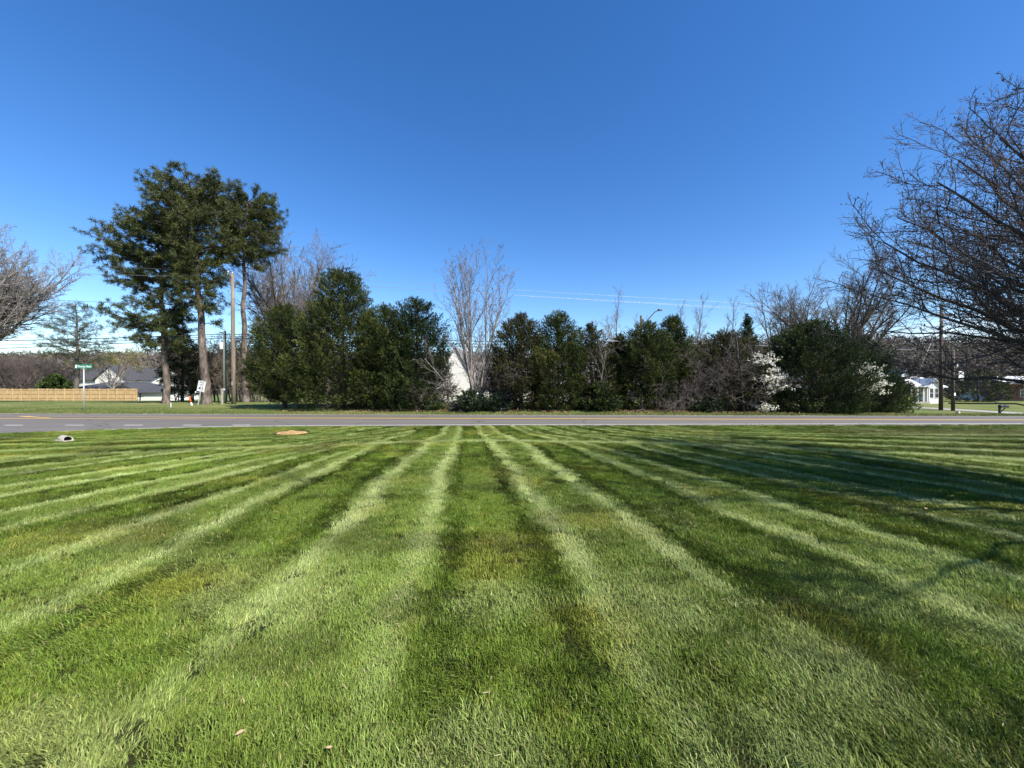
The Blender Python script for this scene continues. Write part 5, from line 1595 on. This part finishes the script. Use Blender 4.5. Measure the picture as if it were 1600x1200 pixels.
def gable_roof(mb, x0, x1, y0, y1, ze, zr, axis='x', over=0.35, th=0.14):
    """pitched roof; ridge along axis"""
    if axis == 'x':
        ym = (y0 + y1) / 2
        sl = (zr - ze) / (ym - y0)
        a, bb = y0 - over, y1 + over
        za = ze - over * sl
        prof = [(a, za), (ym, zr), (bb, za), (bb, za - th), (ym, zr - th), (a, za - th)]
        vs = [(x0 - over, y, z) for y, z in prof] + [(x1 + over, y, z) for y, z in prof]
    else:
        xm = (x0 + x1) / 2
        sl = (zr - ze) / (xm - x0)
        a, bb = x0 - over, x1 + over
        za = ze - over * sl
        prof = [(a, za), (xm, zr), (bb, za), (bb, za - th), (xm, zr - th), (a, za - th)]
        vs = [(x, y0 - over, z) for x, z in prof] + [(x, y1 + over, z) for x, z in prof]
    n = 6
    mb.add(vs, [(0, 1, 4, 5), (1, 2, 3, 4), (6, 11, 10, 7), (7, 10, 9, 8)] + [(k, k + n, (k + 1) % n + n, (k + 1) % n) for k in range(n)])
    return mb

def house(name, label, px0, px1, Z, depth, ye, yr, roof_m, wall_m, axis='x', cat='house', over=0.4, base=None):
    x0, x1 = PX(px0, Z), PX(px1, Z)
    cx = (x0 + x1) / 2
    g = float(g_far(cx, Z)) - 0.3 if base is None else base
    r = thing(name, label, cat, (cx, Z, g))
    ze, zr = PZ(ye, Z) - g, PZ(yr, Z) - g
    w = (x1 - x0) / 2
    b = MB()
    if axis == 'x':
        m = depth / 2
        vs = [(-w, y, z) for y, z in ((0, 0), (depth, 0), (depth, ze), (m, zr - 0.16), (0, ze))] + [(w, y, z) for y, z in ((0, 0), (depth, 0), (depth, ze), (m, zr - 0.16), (0, ze))]
        n = 5
        b.add(vs, [(0, 1, 2, 3, 4), (9, 8, 7, 6, 5)] + [(k, k + n, (k + 1) % n + n, (k + 1) % n) for k in range(n)])
    else:
        b.prism([(-w, 0), (w, 0), (w, ze), (0, zr - 0.16), (-w, ze)], 0, depth)
    b.build('wall', M[wall_m], r)
    gable_roof(MB(), -w, w, 0, depth, ze, zr, axis, over).build('roof', M[roof_m], r)
    return r, w, ze, zr

def window(parent, x, y, z, w, h, shutter=False, m='trim_white'):
    f = MB()
    t = 0.08
    f.box(x - w / 2 - t, x + w / 2 + t, y - 0.06, y - 0.003, z - h / 2 - t, z - h / 2).box(x - w / 2 - t, x + w / 2 + t, y - 0.06, y - 0.003, z + h / 2, z + h / 2 + t)
    f.box(x - w / 2 - t, x - w / 2, y - 0.06, y - 0.003, z - h / 2, z + h / 2).box(x + w / 2, x + w / 2 + t, y - 0.06, y - 0.003, z - h / 2, z + h / 2)
    f.box(x - w / 2, x + w / 2, y - 0.045, y - 0.025, z - 0.025, z + 0.025)
    o = f.build('window', M[m], parent)
    MB().box(x - w / 2, x + w / 2, y - 0.02, y - 0.004, z - h / 2, z + h / 2).build('pane', M['glass'], o)
    if shutter:
        for s in (-1, 1):
            MB().box(x + s * (w / 2 + 0.30) - 0.2, x + s * (w / 2 + 0.30) + 0.2, y - 0.05, y - 0.004, z - h / 2, z + h / 2).build('shutter', M['shutter'], o)

# dark hip-roofed house behind the fence
def hip_house():
    Z = 68
    x0, x1 = PX(86, Z), PX(222, Z)
    cx = (x0 + x1) / 2; w = (x1 - x0) / 2
    g = float(g_far(cx, Z)) - 0.3
    r = thing('house', 'low house with a dark hipped roof behind the wooden fence', 'house', (cx, Z, g))
    ze, zr = PZ(610, Z) - g, PZ(597, Z) - g
    D = 9.0
    MB().box(-w + 0.4, w - 0.4, 0.4, D - 0.4, 0, ze - 0.01).build('wall', M['siding_white'], r)
    rf = MB().add([(-w, 0, ze), (w, 0, ze), (w, D, ze), (-w, D, ze), (-w + 4.4, D / 2, zr), (w - 3.2, D / 2, zr)], [(0, 1, 5, 4), (1, 2, 5), (2, 3, 4, 5), (3, 0, 4), (0, 3, 2, 1)])
    rf.build('roof', M['shingle_dark'], r)
    gx0, gx1 = w - 5.0, w - 0.3
    gm = (gx0 + gx1) / 2
    MB().prism([(gx0, ze - 0.2), (gx1, ze - 0.2), (gm, ze + 1.18)], -0.8, D / 2 - 0.5).build('roof_wing', M['shingle_dark'], r)
    window(r, -2, 0.4, ze - 1.1, 1.2, 1.2)
hip_house()
r, w, ze, zr = house('house', 'white house with dark roof and a tall front gable, above the wooden fence', 108, 236, 82, 9, 592, 574, 'shingle_dark', 'siding_white')
gx = PX(190, 82) - PX((108 + 236) / 2, 82)
gw = 24 * 82 / F
MB().prism([(gx - gw, 0), (gx + gw, 0), (gx + gw, ze), (gx, zr + 0.25), (gx - gw, ze)], -2.2, 4.0).build('front_gable', M['siding_white'], r)
gable_roof(MB(), gx - gw, gx + gw, -2.2, 4.0, ze, zr + 0.42, 'y', 0.35).build('gable_roof', M['shingle_dark'], r)
window(r, gx, -2.2, ze - 1.1, 1.1, 1.3)
r, w, ze, zr = house('garage', 'low white garage at the right end of the wooden fence', 216, 262, 61, 6, 612, 604, 'shingle_dark', 'trim_white', 'x', 'garage')
MB().box(-w + 0.25, -w + 0.4, -0.06, -0.005, 0, ze - 0.1).build('downpipe', M['black_metal'], r)
MB().box(-w + 0.9, w - 0.8, -0.05, -0.004, 0.3, ze - 0.5).build('garage_door', M['siding_white'], r)
r, w, ze, zr = house('house', 'white house half hidden by brush at the far left', -30, 48, 84, 8, 603, 590, 'shingle_grey', 'siding_white')
window(r, -1.5, 0, ze - 1.2, 1.0, 1.3, True); window(r, 2.4, 0, ze - 1.2, 1.0, 1.3, True)

# white house behind the cedars
r, w, ze, zr = house('house', 'white sided house with a steep narrow gable behind the cedar row', 734, 990, 36, 8.5, 596, 562, 'shingle_grey', 'siding_white')
x0 = PX(687, 34.2) - PX((734 + 990) / 2, 36); x1 = PX(736, 34.2) - PX((734 + 990) / 2, 36)
xm = (x0 + x1) / 2
gz = float(g_far(PX(862, 36), 36)) - 0.3
za, zb = PZ(588, 34.2) - gz, PZ(541, 34.2) - gz
MB().prism([(x0, 0), (x1, 0), (x1, za), (xm, zb - 0.1), (x0, za)], -1.8, 4.0).build('gable_wall', M['siding_white'], r)
gable_roof(MB(), x0, x1, -1.8, 4.0, za, zb + 0.06, 'y', 0.12, 0.1).build('gable_roof', M['shingle_grey'], r)
MB().box(x0 - 0.95, x0 - 0.02, -2.1, -0.9, 1.62, 1.76).build('porch_roof', M['trim_white'], r)
MB().box(x0 - 0.75, x0 - 0.3, -1.2, -1.1, 0, 1.62).build('porch_panel', M['siding_white'], r)
MB().box(x0 - 0.10, x0 + 0.05, -1.95, -1.81, 0, 1.62).build('porch_post', M['shutter'], r)
for xx in (-4.2, -0.5, 3.2, 6.4):
    window(r, xx, 0, ze - 1.3, 0.95, 1.35, True)
MB().box(1.1, 2.0, -0.05, -0.004, 0.3, 2.4).build('door', M['trim_white'], r)

# white house at right with porch
def right_house():
    Z = 62
    cx = PX(1450, Z)
    g = float(g_far(80, Z))
    r = thing('house', 'white house with porch and small dormer gable behind the tall dark pole', 'house', (cx, Z, g))
    k = Z / F
    X = lambda px: (px - 1450) * k
    z = lambda py: PZ(py, Z) - g
    MB().box(X(1421), X(1449), 1.6, 7, 0, z(603)).build('wall', M['siding_white'], r)
    MB().prism([(X(1449), 0), (X(1469), 0), (X(1469), z(603)), (X(1459), z(592)), (X(1449), z(603))], 0, 7).build('front_bay', M['siding_white'], r)
    MB().box(X(1469), X(1481), 1.0, 6, 0, z(600)).build('side_wing', M['siding_white'], r)
    gable_roof(MB(), X(1420), X(1482), 0.6, 8.4, z(603), z(588), 'x', 0.3).build('roof', M['metal_roof'], r)
    gable_roof(MB(), X(1449), X(1469), -0.05, 4, z(603), z(591), 'y', 0.25).build('bay_roof', M['metal_roof'], r)
    d = MB().prism([(X(1430), z(588)), (X(1444), z(588)), (X(1437), z(578))], 2.5, 5.0).build('dormer', M['siding_white'], r)
    gable_roof(MB(), X(1430), X(1444), 2.4, 5, z(588), z(577), 'y', 0.12, 0.1).build('dormer_roof', M['shingle_grey'], d)
    MB().box(X(1418), X(1449), -0.6, 1.6, z(605), z(602.6)).build('porch_roof', M['metal_roof'], r)
    MB().box(X(1419), X(1448), -0.5, 1.6, 0, 0.35).build('porch_floor', M['concrete'], r)
    for px in (1420, 1430, 1439, 1447.5):
        MB().box(X(px) - 0.07, X(px) + 0.07, -0.45, -0.31, 0.35, z(605)).build('porch_column', M['trim_white'], r)
    MB().box(X(1441), X(1445.5), 1.54, 1.596, 0.35, 2.4).build('door', M['door_red'], r)
    window(r, X(1432), 1.6, 1.6, 1.3, 1.4, True)
    window(r, X(1455), 0, 1.7, 0.55, 1.5, False); window(r, X(1463), 0, 1.7, 0.55, 1.5, False)
    MB().tube([(X(1443), 0.2, 0.35), (X(1443), 0.2, 0.6)], [0.16, 0.2], 10).build('flower_pot', M['brick'], r)
right_house()
r, w, ze, zr = house('house', 'brick house with pale metal roof and shaded porch at the far right edge', 1577, 1650, 74, 8, 598, 587, 'metal_roof', 'brick', base=-1.9)
MB().box(-w, w, -2.2, 0.0, ze - 0.25, ze - 0.1).build('porch_roof', M['metal_roof'], r)
for k in range(4):
    MB().box(-w + 0.2 + k * 2.6, -w + 0.34 + k * 2.6, -2.1, -1.96, 0, ze - 0.25).build('porch_column', M['trim_white'], r)
window(r, -1.8, 0, 1.7, 1.1, 1.3)
house('shed', 'low white shed on the grass left of the brick house', 1533, 1566, 78, 4.5, 620, 613, 'metal_roof', 'trim_white', 'x', 'shed', 0.2)

# driveway at right
def driveway():
    Ys = np.linspace(21.9, 55, 40)
    c = 46 + 5.5 * ss(22, 36, Ys)
    V = []
    for s in (-1, 1):
        X = c + s * (1.5 + 1.6 * (1 - ss(22, 25, Ys)))
        V.append(np.stack([X, Ys, g_far(X, Ys) + 0.035], 1))
    n = len(Ys); i = np.arange(n - 1)
    tag(build('driveway', np.concatenate(V), [np.stack([i, i + n, i + n + 1, i + 1], 1)], M['gravel'], smooth=True), 'gravel driveway to the houses at right', None, None, 'structure')
driveway()
